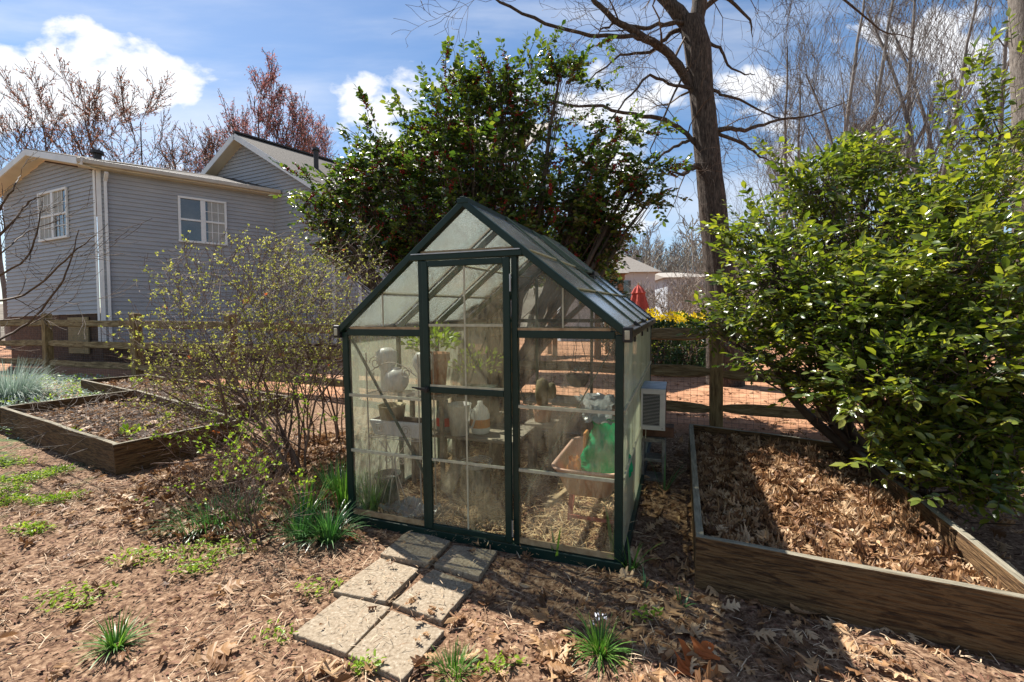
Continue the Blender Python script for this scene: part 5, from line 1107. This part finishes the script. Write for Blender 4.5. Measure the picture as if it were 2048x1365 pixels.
for i, (a, c, yt, lb) in enumerate(((1282, 1345, 622, 'left part of the bright yellow flowering hedge beyond the fence'), (1325, 1385, 614, 'middle of the yellow hedge beyond the fence'), (1365, 1420, 620, 'right end of the yellow hedge, partly behind the fence post'))):
    clump_shrub('yellow_shrub', lb, a, c, yt, 13.5, 2600, 'spring', .09, 60 + i, 'yellow', .52, 'yellow flowering hedge')
for i, (a, c, yt, Y, lb) in enumerate(((1288, 1345, 645, 10, 'dark evergreen shrub right behind the greenhouse corner'), (1350, 1420, 648, 10.3, 'dark evergreen shrub with bare red stems beyond the fence'), (1410, 1500, 640, 10, 'dark evergreen shrub behind the nearest fence post'), (1190, 1262, 560, 17, 'rounded dark evergreen beside the gazebo'))):
    clump_shrub('evergreen_shrub', lb, a, c, yt, Y, 2600, 'hedge', .09, 70 + i, None, 0, 'evergreen shrubs beyond the fence')
for i, (px, Y, h, lb) in enumerate(((1340, 17, 2.6, 'twiggy leafless shrub right of the red umbrella'), (1420, 19, 3.0, 'leafless grey shrub in front of the low white house'), (1490, 16, 3.0, 'leafless shrub beyond the fence behind the glossy bush'))):
    c = at(px, 640, Y); W = Wood(90 + i); t = thing('bare_shrub', lb, 'shrub', (c[0], c[1], .3), 0, 'leafless shrubs in the back yard')
    for k in range(9): a = k * .7; W.grow((0, 0, 0), (math.cos(a) * .5, math.sin(a) * .5, 1), h * .6, .03, 3, nk=3, n=4, minr=.007, ang=.6)
    W.build('stems', 'twiglt', t)

# ------------------------------------------------------------------ twiggy bushes beside the left bed
def twiggy(name, label, stems, seed, mt_l, lsize, nleaf, L, depth, off, clip=None, twig='twigred', wig=.14, up=.03, ang=.75, r0=.014, nk=2, cat='bush', red=0, minr=.0015, shrink=.66):
    W = Wood(seed); off = np.array(off, float); t = thing(name, label, cat, off)
    for (p, d, l) in stems: W.grow(p, d, l, r0 * W.R.uniform(.7, 1.2), depth, wig=wig, up=up, nk=nk, ang=ang, shrink=shrink, rs=.62, n=5, minr=minr)
    if clip:
        k_ = [i for i in range(len(W.P1)) if sum(((W.P1[i][j] - clip[0][j]) / clip[1][j]) ** 2 for j in range(3)) < 1 + .55 * mnoise.noise(Vector([float(q) * 1.7 for q in W.P1[i]])) + .3 * W.R.random() or W.r0[i] > .009]
        W.P0, W.P1, W.r0, W.r1 = [[q[i] for i in k_] for q in (W.P0, W.P1, W.r0, W.r1)]
    W.build('stems', twig, t, off); rg = np.random.default_rng(seed); P0, P1, r = np.array(W.P0), np.array(W.P1), np.array(W.r0); c = np.where((r < .0042) & (P0[:, 2] > off[2] + .35))[0]
    if len(c) == 0: c = np.arange(len(r))
    if nleaf:
        s_ = rg.choice(c, nleaf // 3); s_ = np.repeat(s_, 3); P = P1[s_] + rg.normal(0, .006, (len(s_), 3)); d = (P1 - P0)[s_]; d = d / np.linalg.norm(d, axis=1, keepdims=True) + rdir(rg, len(s_)) * .9
        V, F = inst(LEAF4[0], LEAF4[1], frames(d, rdir(rg, len(s_)) + np.array([0, 0, .5])), P, np.stack([lsize * 1.5 * np.ones(len(s_)), lsize * rg.uniform(.5, 1.3, len(s_)), lsize * np.ones(len(s_))], 1)); mesh('leaves', V - off, F, mt_l, t)
    if red:
        s_ = rg.choice(c, red); d = rdir(rg, red); V, F = inst(*oak_t(rg), frames(d, rdir(rg, red)), P1[s_], .05 * rg.uniform(.6, 1.5, red)); mesh('red_leaves', V - off, F, 'orangeleaf', t)
    return W
g0 = ong(590, 945)
st = []
R = random.Random(8)
for (dx, dz, l) in ((-1.3, .9, 1.25), (-1.0, 1.1, 1.3), (-.8, 1.3, 1.3), (-.55, 1.3, 1.3), (-.35, 1.5, 1.35), (-.2, 1.5, 1.3), (-.05, 1.5, 1.3), (.15, 1.4, 1.15), (-1.3, .55, 1.15), (-.95, .35, 1.0), (-.7, .8, 1.2), (-.45, 1.0, 1.2), (-.15, 1.2, 1.2)):
    st.append((g0 + np.array([R.uniform(-.1, .1), R.uniform(-.1, .1), -.03]), (dx, R.uniform(-.25, .45), dz), l))
twiggy('blueberry_bush', 'wide twiggy bush with pale new leaves between left bed and greenhouse', st, 101, 'bud', .022, 8400, 1, 3, g0, clip=((-2.38, 4.3, 1.12), (1.12, .75, 1.12)), red=20, r0=.019, minr=.0017, nk=3, shrink=.66, ang=.85)
g1 = ong(655, 885)
st = [(g1 + np.array([R.uniform(-.25, .15), R.uniform(-.15, .15), -.03]), (R.uniform(-.35, .12), R.uniform(-.2, .3), 1.5), 1.25) for _ in range(10)]
twiggy('blueberry_bush', 'upright many stemmed bush close to the left wall of the greenhouse', st, 103, 'bud', .021, 4200, 1, 3, g1, clip=((-1.9, 5.0, 1.3), (.75, .6, 1.35)), red=8, r0=.013, minr=.0014, nk=3)
g2 = ong(525, 1085)
st = [(g2 + np.array([R.uniform(-.08, .08), R.uniform(-.05, .05), -.02]), (R.uniform(-.9, .5), R.uniform(-.3, .3), R.uniform(.6, 1.2)), .42) for _ in range(9)]
twiggy('sprouting_shrub', 'low sprouting shrub with yellow green leaves in front of the twiggy bush', st, 105, 'spring', .022, 520, 1, 2, g2, r0=.006, minr=.0013)
g3 = ong(560, 985)
st = [(g3 + np.array([R.uniform(-.1, .1), 0, -.02]), (R.uniform(-1.2, .1), R.uniform(-.3, .2), R.uniform(.25, .6)), .62) for _ in range(6)]
twiggy('sprouting_shrub', 'arching low stems with yellow green leaves in front of the left bed', st, 107, 'spring', .024, 460, 1, 2, g3, r0=.006, minr=.0013)
# bare tree at the left edge
W = Wood(111); tb = np.array([-6.2, 4.8, G(-6.2, 4.8)]); t = thing('bare_sapling', 'leafless small tree reaching in from the left edge of the photo', 'tree', tb)
trunkp = [tb, tb + np.array([.05, 0, .5]), tb + np.array([.1, .05, .9])]; b = MB(); b.tube(trunkp, [.06, .055, .05], 10); b.build('trunk', 'bark', t, off=tb, smooth=True)
for (pts, w) in (([(-160, 720), (-40, 700), (60, 650), (130, 560), (158, 460)], 9), ([(-160, 700), (-40, 610), (60, 590), (150, 500), (192, 470)], 8), ([(-160, 640), (-50, 520), (20, 450), (60, 400), (88, 392)], 9), ([(-160, 620), (-60, 480), (0, 420), (30, 370), (42, 350)], 7), ([(-160, 650), (-40, 570), (60, 520), (80, 440), (85, 400)], 7), ([(-160, 740), (-30, 640), (40, 640), (100, 600), (160, 610)], 5), ([(-160, 680), (-60, 560), (10, 500), (60, 460), (120, 440)], 6)):
    P = [at(x, y, 4.8 + W.R.uniform(-.25, .25)) for x, y in pts]; P[0] = trunkp[2]; rr = [w * 4.8 / FPX / 2 * k_ for k_ in (1.2, .75, .55, .4, .2)]
    Pa = np.array(P); tt = np.linspace(0, 4, 25); Pa2 = np.stack([np.interp(tt, range(5), Pa[:, j]) for j in range(3)], 1); 
    for _ in range(4): Pa2[1:-1] = (Pa2[:-2] + Pa2[1:-1] * 2 + Pa2[2:]) / 4
    Pa2[1:-1] = Pa2[1:-1] + np.array([[W.R.gauss(0, .004) for _ in range(3)] for _ in range(23)]); ra = np.interp(tt, range(5), rr)
    for i in range(24): W.seg(Pa2[i], Pa2[i + 1], ra[i], ra[i + 1])
    W.along(P[1:], rr[1:], 5, .42, 1, .5, wig=.10, up=.06, nk=1, ang=.5, n=4, minr=.0022)
W.build('branches', 'twig', t, tb)

# ------------------------------------------------------------------ grasses, strap leaves
def blades(rg, c, n, L, w, spread, arch=.9, R_=.05):
    k = 5; a = rg.uniform(0, 6.28, n); tilt = rg.uniform(.08, spread, n); ln = L * rg.uniform(.55, 1.15, n); V = np.zeros((n, 2 * (k + 1), 3)); x = np.zeros(n); z = np.zeros(n); th = tilt.copy(); pr_ = R_ * rg.random(n) ** .5; sd = np.stack([-np.sin(a), np.cos(a)], 1)
    for i in range(k + 1):
        ww = w * (1 - (i / k) ** 1.6) * .5 + .0006
        for s_, j in ((-1, 0), (1, 1)):
            V[:, i * 2 + j, 0] = c[0] + (pr_ + x) * np.cos(a) + s_ * ww * sd[:, 0]; V[:, i * 2 + j, 1] = c[1] + (pr_ + x) * np.sin(a) + s_ * ww * sd[:, 1]; V[:, i * 2 + j, 2] = c[2] + z + .002
        x = x + ln / k * np.sin(th); z = z + ln / k * np.cos(th); th = th + arch * tilt * 2.2 / k * (.6 + .8 * i / k)
    V[:, :, 2] = np.maximum(V[:, :, 2], c[2] - .02)
    F = np.array([(i * 2, i * 2 + 1, i * 2 + 3, i * 2 + 2) for i in range(k)])[None] + (np.arange(n) * 2 * (k + 1))[:, None, None]; return V.reshape(-1, 3), [F.reshape(-1, 4)]
rg = np.random.default_rng(33)
def clump(name, label, px, py, n, L, w, spread, mt, cat='grass clump', group=None, arch=.9, R_=.05, flowers=0):
    c = ong(px, py); c[2] = float(gd(c[0], c[1])); t = thing(name, label, cat, c, 0, group); V, F = blades(rg, (0, 0, 0), n, L, w, spread, arch, R_); mesh('blades', V, F, mt, t, smooth=True)
    if flowers: V, F = tuft_leaves(rg, flowers, (0, 0, .12), .05, .016, LT); mesh('flowers', V, F, 'petal', t)
gl = 'strap leaf clumps near the greenhouse'
clump('strap_leaf_clump', 'dense arching dark green clump right by the front left corner of the greenhouse', 658, 1082, 190, .26, .009, .95, 'grassdk', 'plant', gl, 1.0, .07)
clump('strap_leaf_clump', 'arching green clump left of the densest one', 600, 1075, 120, .24, .009, .9, 'grassdk', 'plant', gl, 1.0, .07)
clump('strap_leaf_clump', 'upright broad leaved clump behind the arching clumps', 612, 1040, 34, .30, .022, .6, 'grass', 'plant', gl, .7, .06)
clump('strap_leaf_clump', 'wide low blue green clump farthest left of the strap leaves', 420, 1050, 260, .20, .006, 1.1, 'grassdk', 'plant', gl, .9, .22)
clump('strap_leaf_clump', 'second low blue green clump beside the sprouting shrub', 470, 1035, 200, .20, .006, 1.1, 'grassdk', 'plant', gl, .9, .2)
clump('strap_leaf_clump', 'green clump against the left wall of the greenhouse', 668, 985, 150, .26, .008, .9, 'grassdk', 'plant', gl, .9, .12)
clump('strap_leaf_clump', 'daffodil like leaves pressed to the outside of the left wall', 690, 1028, 40, .36, .017, .35, 'grass', 'plant', gl, .5, .05)
clump('grass_tuft', 'bright green grass tuft with a pale flower in the right foreground', 1200, 1308, 170, .16, .0042, 1.1, 'grass', 'grass', None, .8, .03, 12)
clump('grass_tuft', 'flat bright green grass tuft in the left foreground', 232, 1292, 110, .14, .006, 1.25, 'grass', 'grass', None, .4, .03)
clump('grass_tuft', 'fine green grass tuft below the near right paver', 905, 1352, 120, .10, .003, .9, 'grass', 'grass', None, .6, .05)
clump('daylily_shoot', 'young lily shoot in front of the right front pane', 1112, 1118, 7, .2, .018, .55, 'grass', 'plant', 'lily shoots', .5, .02)
clump('daylily_shoot', 'lily shoot at the foot of the right front corner post', 1262, 1146, 12, .22, .014, .9, 'grass', 'plant', 'lily shoots', .8, .02)
clump('daylily_shoot', 'small lily shoot between the greenhouse and the right bed', 1290, 1180, 5, .09, .010, .6, 'grassdk', 'plant', 'lily shoots', .7, .01)
clump('daylily_shoot', 'small shoot with three leaves on the bare ground right of the path', 1365, 1222, 6, .09, .010, .9, 'grassdk', 'plant', 'lily shoots', .7, .02)
clump('daylily_shoot', 'lily shoot in the shade of the concrete block', 1328, 985, 8, .34, .016, .5, 'grassdk', 'plant', 'lily shoots', .7, .03)
clump('ornamental_grass', 'mound of silvery fine grass at the left edge below the fence', 20, 800, 1500, .62, .006, 1.2, 'silver', 'ornamental grass', None, .9, .3)
t = ghthing('daylily_shoot', 'pale green lily shoot growing inside the front right corner of the greenhouse', 'plant', (1.79, .09, .02), 'lily shoots'); V, F = blades(rg, (0, 0, 0), 7, .3, .02, .25, .6, .01); mesh('blades', V, F, 'grass', t)
t = ghthing('daylily_shoot', 'broad green leaves pressed behind the lower left pane', 'plant', (.13, .07, .02), 'lily shoots'); V, F = blades(rg, (0, 0, 0), 26, .33, .022, .3, .6, .04); mesh('blades', V, F, 'grass', t)

# ------------------------------------------------------------------ ground litter
PV = [(ong(*p)[0], ong(*p)[1]) for p in ((584, 1266), (806, 1358), (995, 1107), (820, 1066))]
def in_quad(x, y, Q):
    r = np.ones(len(x), bool)
    for i in range(4):
        a, b_ = Q[i], Q[(i + 1) % 4]; r &= ((b_[0] - a[0]) * (y - a[1]) - (b_[1] - a[1]) * (x - a[0])) > 0
    return r
ghq = [ghw(*p)[:2] for p in ((-.03, -.03, 0), (W_ + .03, -.03, 0), (W_ + .03, L_ + .03, 0), (-.03, L_ + .03, 0))]
def litter_pts(rg, n, x0, x1, y0, y1, dens=None, keep=None, avoid=True):
    x = rg.uniform(x0, x1, n); y = rg.uniform(y0, y1, n); k = np.ones(n, bool)
    if avoid:
        for Q in (PV, ghq, B1, B2, BR): k &= ~in_quad(x, y, Q)
    if dens is not None: k &= rg.random(n) < dens(x, y)
    return x[k], y[k]
def pn(x, y, s, o=0): return np.array([mnoise.noise(Vector((a * s + o, b_ * s, o))) for a, b_ in zip(x, y)])
def scatter_leaves(rg, x, y, zoff, size, zj=.03, tilt=.55):
    n = len(x); parts = []; z = gd(x, y) + zoff + rg.uniform(0, zj, n); vid = rg.integers(0, 12, n); T = [oak_t(rg) for _ in range(9)] + [([(x_ * .55, (y_ - .5) * .6, z_ * .6) for x_, y_, z_ in leaf_t(w_, f_, d_)[0]], leaf_t()[1]) for w_, f_, d_ in ((.5, .25, .3), (.35, -.2, .25), (.42, .3, -.2))]
    for i in range(12):
        s_ = np.where(vid == i)[0]
        if not len(s_): continue
        N_ = np.array([[0, 0, 1.0]]) + rg.normal(0, tilt, (len(s_), 3)); a = rg.uniform(0, 6.28, len(s_)); D = np.stack([np.cos(a), np.sin(a), rg.normal(0, .2, len(s_))], 1)
        sz = size * rg.uniform(.45, 1.25, len(s_)); parts.append(inst(T[i][0], T[i][1], frames(D, N_), np.stack([x[s_], y[s_], z[s_]], 1), sz))
    return join(parts)
rg = np.random.default_rng(44)
# right bed
u, v = rg.random(5200), rg.random(5200); Q = [np.array(q) for q in BR]; P = (Q[0][None] * ((1 - u) * (1 - v))[:, None] + Q[1][None] * (u * (1 - v))[:, None] + Q[2][None] * (u * v)[:, None] + Q[3][None] * ((1 - u) * v)[:, None])
k = (u > .02) & (u < .98) & (v > .02) & (v < .98); P = P[k]; mound = .05 * np.sin(np.pi * np.clip(u[k], 0, 1)) + .02
V, F = scatter_leaves(rg, P[:, 0], P[:, 1], .115 + mound, .098, .05, .75); stuff(mesh('bed_leaf_litter', V, F, 'deadleaf', smooth=False), 'thick heap of curled oak leaves filling the right raised bed', 'fallen leaves')
# ground leaves
def dens(x, y):
    a = np.exp(-((x + 1.9) ** 2 / 1.3 + (y - 3.9) ** 2 / 1.0)) * .95 + np.exp(-((x - 1.15) ** 2 / .25 + (y - 3.0) ** 2 / 1.6)) * .85 + np.exp(-((x - .75) ** 2 / .5 + (y - 1.9) ** 2 / .18)) * .55 + np.exp(-((x + .55) ** 2 / .5 + (y - 1.72) ** 2 / .03)) * .5 + np.exp(-((x - .1) ** 2 / .2 + (y - 1.9) ** 2 / .05)) * .4 + np.exp(-((x - .35) ** 2 / .5 + (y - 1.75) ** 2 / .05)) * .6 + np.exp(-((x + 2.9) ** 2 / .8 + (y - 3.4) ** 2 / .15)) * .4
    return np.clip(a + .07, 0, 1)
x, y = litter_pts(rg, 9000, -6.5, 3.2, 1.3, 6.0, dens); V, F = scatter_leaves(rg, x, y, .012, .11, .02, .4); stuff(mesh('leaf_litter', V, F, 'deadleaf'), 'brown oak leaves scattered over the ground around the greenhouse', 'fallen leaves')
a_ = rg.uniform(0, 6.28, 2600); q_ = np.sqrt(rg.random(2600)); x = -1.95 + q_ * np.cos(a_) * 1.15; y = 4.0 + q_ * np.sin(a_) * 1.15; k = ~in_quad(x, y, B1) & ~in_quad(x, y, ghq); V, F = scatter_leaves(rg, x[k], y[k], .015, .105, .05, .6); stuff(mesh('shrub_leaf_litter', V, F, 'deadleaf'), 'thick drift of brown oak leaves under the twiggy bush', 'fallen leaves')
x, y = litter_pts(rg, 900, 2.2, 5.5, 1.2, 5.2, None); V, F = scatter_leaves(rg, x, y, .02, .12, .03, .6); stuff(mesh('shade_leaf_litter', V, F, 'deadleaf'), 'oak leaves in the shade right of the leaf filled bed', 'fallen leaves')
for Qb, nn, zz in ((B1, 1000, .155), (B2, 700, .135)):
    u, v = rg.uniform(.03, .97, nn), rg.uniform(.03, .97, nn); Q = [np.array(q) for q in Qb]; P = (Q[0][None] * ((1 - u) * (1 - v))[:, None] + Q[1][None] * (u * (1 - v))[:, None] + Q[2][None] * (u * v)[:, None] + Q[3][None] * ((1 - u) * v)[:, None])
    V, F = scatter_leaves(rg, P[:, 0], P[:, 1], zz, .09, .03, .5); stuff(mesh('bed_leaf_litter', V, F, 'deadleaf'), 'dry leaves lying in the %s left raised bed' % ('near' if Qb is B1 else 'rear'), 'fallen leaves')
pc = np.mean(PV, 0); x = pc[0] + rg.normal(0, .28, 700); y = pc[1] + rg.normal(0, .3, 700); k = in_quad(x, y, PV); k2 = k & (rg.random(700) < .05)
V, F = scatter_leaves(rg, x[k2], y[k2], .045, .055, .004, .25); stuff(mesh('paver_leaf_litter', V, F, 'deadleaf'), 'few small dry leaf scraps lying on the pavers', 'fallen leaves')
# single big leaves that can be told apart
for (px, py, s_, lb, mt_) in ((1385, 1335, .24, 'large orange brown oak leaf in the right foreground', 'orangeleaf'), (455, 1185, .17, 'curled pale tan leaf on bare soil left of the path', 'deadleaf'), (700, 1085, .09, 'rust red leaf beside the corner clump', 'orangeleaf'), (1135, 1120, .11, 'rust brown leaf leaning behind the lily shoot', 'orangeleaf'), (420, 1325, .2, 'large oak leaf at the bottom edge left of the path', 'deadleaf'), (1340, 1238, .16, 'pale oak leaf near the corner of the right bed', 'deadleaf')):
    c = ong(px, py); T = oak_t(rg, .35); V, F = inst(T[0], T[1], frames(np.array([[.8, .5, .15]]), np.array([[.1, -.35, 1.0]])), np.array([[0, 0, .02]]), np.array([s_])); c[2] = float(gd(c[0], c[1])); o_ = mesh('oak_leaf', V, F, mt_, loc=tuple(float(q) for q in c)); tag(o_, lb, 'leaf')
# straw and chips
def straw(rg, x, y, zoff, L, w, mt, name, lb, tilt=.12, cat='straw'):
    n = len(x); a = rg.uniform(0, 6.28, n); D = np.stack([np.cos(a), np.sin(a), rg.normal(0, tilt, n)], 1); T = ([(-.5, 0, 0), (.5, 0, 0), (.5, .5, .10), (-.5, .5, .10), (.2, 1, 0), (-.2, 1, 0)], [[(0, 1, 2, 3), (3, 2, 4, 5)]])
    ln = L * rg.uniform(.4, 1.3, n); V, F = inst(T[0], T[1], frames(D, np.array([[0, 0, 1.0]]) + rg.normal(0, .3, (n, 3))), np.stack([x, y, gd(x, y) + zoff + rg.uniform(0, .012, n)], 1), np.stack([w * rg.uniform(.6, 1.4, n), ln, ln * .8], 1))
    return stuff(mesh(name, V, F, mt), lb, cat)
x0_, y0_ = rg.uniform(-1.1, .1, 900), rg.uniform(1.6, 2.9, 900)
x, y = litter_pts(rg, 40000, -6.0, 3.0, 1.2, 5.5, lambda x, y: np.clip(.22 + 1.3 * pn(x, y, 1.3) + .6 * pn(x, y, 4, 3) + (x < -1.2) * .15, .04, .9)); straw(rg, x, y, .006, .085, .0032, 'straw', 'dry_grass', 'dead grass and pine straw matted over the yard', .18)
x, y = litter_pts(rg, 24000, -4.5, 3.0, 1.2, 4.6); n = len(x); T = ([(-.5, 0, 0), (.4, -.1, .1), (.5, .9, 0), (-.3, 1, .12)], [[(0, 1, 2, 3)]]); V, F = inst(T[0], T[1], frames(rdir(rg, n) * np.array([[1, 1, .25]]), np.array([[0, 0, 1.0]]) + rg.normal(0, .3, (n, 3))), np.stack([x, y, gd(x, y) + rg.uniform(0, .012, n)], 1), np.stack([.008 * rg.uniform(.4, 1.6, n), .018 * rg.uniform(.4, 1.8, n), np.full(n, .01)], 1)); stuff(mesh('bark_mulch', V, F, 'chip'), 'reddish brown bark mulch on the bare soil', 'mulch')
k_ = in_quad(x0_, y0_, PV); straw(rg, x0_[k_], y0_[k_], .042 - gd(x0_[k_], y0_[k_]) + gz(x0_[k_], y0_[k_]), .04, .0025, 'straw', 'paver_straw', 'bits of dry straw strewn over the pavers and their joints', .05)
# greenhouse floor
u = rg.uniform(.03, W_ - .03, 9000); v = rg.uniform(.03, L_ - .05, 9000); wp = (RG @ np.stack([u, v, np.zeros_like(u)])).T + TG; zz = wp[:, 2] - gd(wp[:, 0], wp[:, 1])
straw(rg, wp[:, 0], wp[:, 1], zz + .005, .12, .006, 'strawlt', 'floor_straw', 'loose golden straw covering the greenhouse floor', .2)
V_ = [(W_ * a, L_ * b_, .006) for a in (0.02, .98) for b_ in (.01, .99)]; fl = mesh('greenhouse_floor', (RG @ np.array(V_).T).T + TG, [np.array([(0, 2, 3, 1)])], 'chip'); struct(fl)
# back yard leaves
x = rg.uniform(-2, 9, 2600); y = 5.9 - .37 * (x - 2.38) + rg.uniform(0, 1, 2600) ** 1.5 * 14; V, F = scatter_leaves(rg, x, y, .01, .09, .01, .3); stuff(mesh('yard_leaf_litter', V, F, 'deadleaf'), 'sparse leaves on the red dirt beyond the fence', 'fallen leaves')
# green ground cover
def cover(rg, x, y, size, mt, name, lb, hgt=.05):
    n = len(x); P = np.stack([x, y, gd(x, y) + rg.uniform(.005, hgt, n)], 1); V, F = inst(LT[0], LT[1], frames(rdir(rg, n) * np.array([[1, 1, .5]]) + np.array([[0, 0, .3]]), np.array([[0, 0, 1.0]]) + rg.normal(0, .5, (n, 3))), P, size * rg.uniform(.5, 1.3, n)); return stuff(mesh(name, V, F, mt), lb, 'ground cover')
def patch(rg, px, py, r, n, Q=True):
    c = ong(px, py); a = rg.uniform(0, 6.28, n); q = r * rg.random(n) ** .6; return c[0] + q * np.cos(a) * 1.4, c[1] + q * np.sin(a) * .7
xs, ys = [], []
for (px, py, r, n) in ((50, 960, .16, 380), (0, 1010, .14, 300), (90, 1010, .12, 260), (10, 930, .2, 300), (120, 945, .10, 160), (60, 1065, .10, 160), (150, 1000, .08, 90), (20, 985, .12, 160), (280, 1120, .12, 120), (150, 1200, .15, 160), (420, 1110, .2, 260), (640, 1190, .1, 60), (390, 1140, .1, 100), (740, 1340, .06, 90), (1165, 1135, .05, 0), (1290, 1245, .05, 40), (560, 1280, .1, 50), (1000, 1340, .08, 60)):
    a, b_ = patch(rg, px, py, r, n); xs.append(a); ys.append(b_)
x, y = np.concatenate(xs), np.concatenate(ys); k = ~in_quad(x, y, B1) & ~in_quad(x, y, PV); cover(rg, x[k], y[k], .028, 'spring', 'green_weeds', 'low bright green weeds in front of the left bed')
x, y = litter_pts(rg, 9000, -9.5, -4.6, 5.0, 9.0); k = (y + .37 * x < 5.9 - .37 * 0) & (y < 9.2 - .0 * x); cover(rg, x[k], y[k], .05, 'silver', 'silver_ground_cover', 'silvery green ground cover between the left beds and the fence', .10)
x, y = litter_pts(rg, 2500, -9.5, -4.6, 5.0, 9.0); k = (y + .37 * x < 5.9); cover(rg, x[k], y[k], .06, 'spring', 'green_ground_cover', 'green weeds among the silvery ground cover', .11)
# dead stalks and weeds in the near left bed
W = Wood(150); cb = np.array([-4.4, 5.2, G(-4.4, 5.2) + .14])
for i in range(90):
    u, v = W.R.uniform(.08, .92), W.R.uniform(.08, .92); Q = [np.array(q) for q in B1]; p = Q[0] * (1 - u) * (1 - v) + Q[1] * u * (1 - v) + Q[2] * u * v + Q[3] * (1 - u) * v; a = W.R.uniform(0, 6.28)
    W.grow((*p, G(*p) + .12), (math.cos(a), math.sin(a), .45), W.R.uniform(.25, .7), .004, 1, wig=.25, up=-.12, nk=1, n=5, minr=.0016)
o_ = W.build('dead_stalks', 'twiglt', None, (0, 0, 0)); stuff(o_, 'pale dead stalks sprawling in the near left bed', 'dead stalks')
rg = np.random.default_rng(3)
for (px, py, n, s_, lb) in ((262, 868, 26, .07, 'broad leaved green weed in the middle of the near left bed'), (340, 835, 14, .06, 'small green weed at the right end of the near left bed'), (150, 870, 10, .05, 'small green weed at the front board of the near left bed'), (275, 755, 26, .07, 'leafy green weed in the rear left bed')):
    c = ong(px, py + 30); c[2] = G(c[0], c[1]) + .14; t = thing('weed', lb, 'weed', c, 0, 'weeds in the left beds'); V, F = tuft_leaves(rg, n, (0, 0, 0), s_ * 1.2, s_, LT); mesh('leaves', V, F, 'spring', t)
c = ong(240, 900); c[2] += .1; t = thing('dead_stalk', 'thin upright dead stalk inside the near corner of the left bed', 'stalk', c); W = Wood(5); W.grow((0, 0, 0), (.05, 0, 1), .42, .005, 1, nk=1, wig=.06, minr=.002); W.build('stem', 'twig', t)
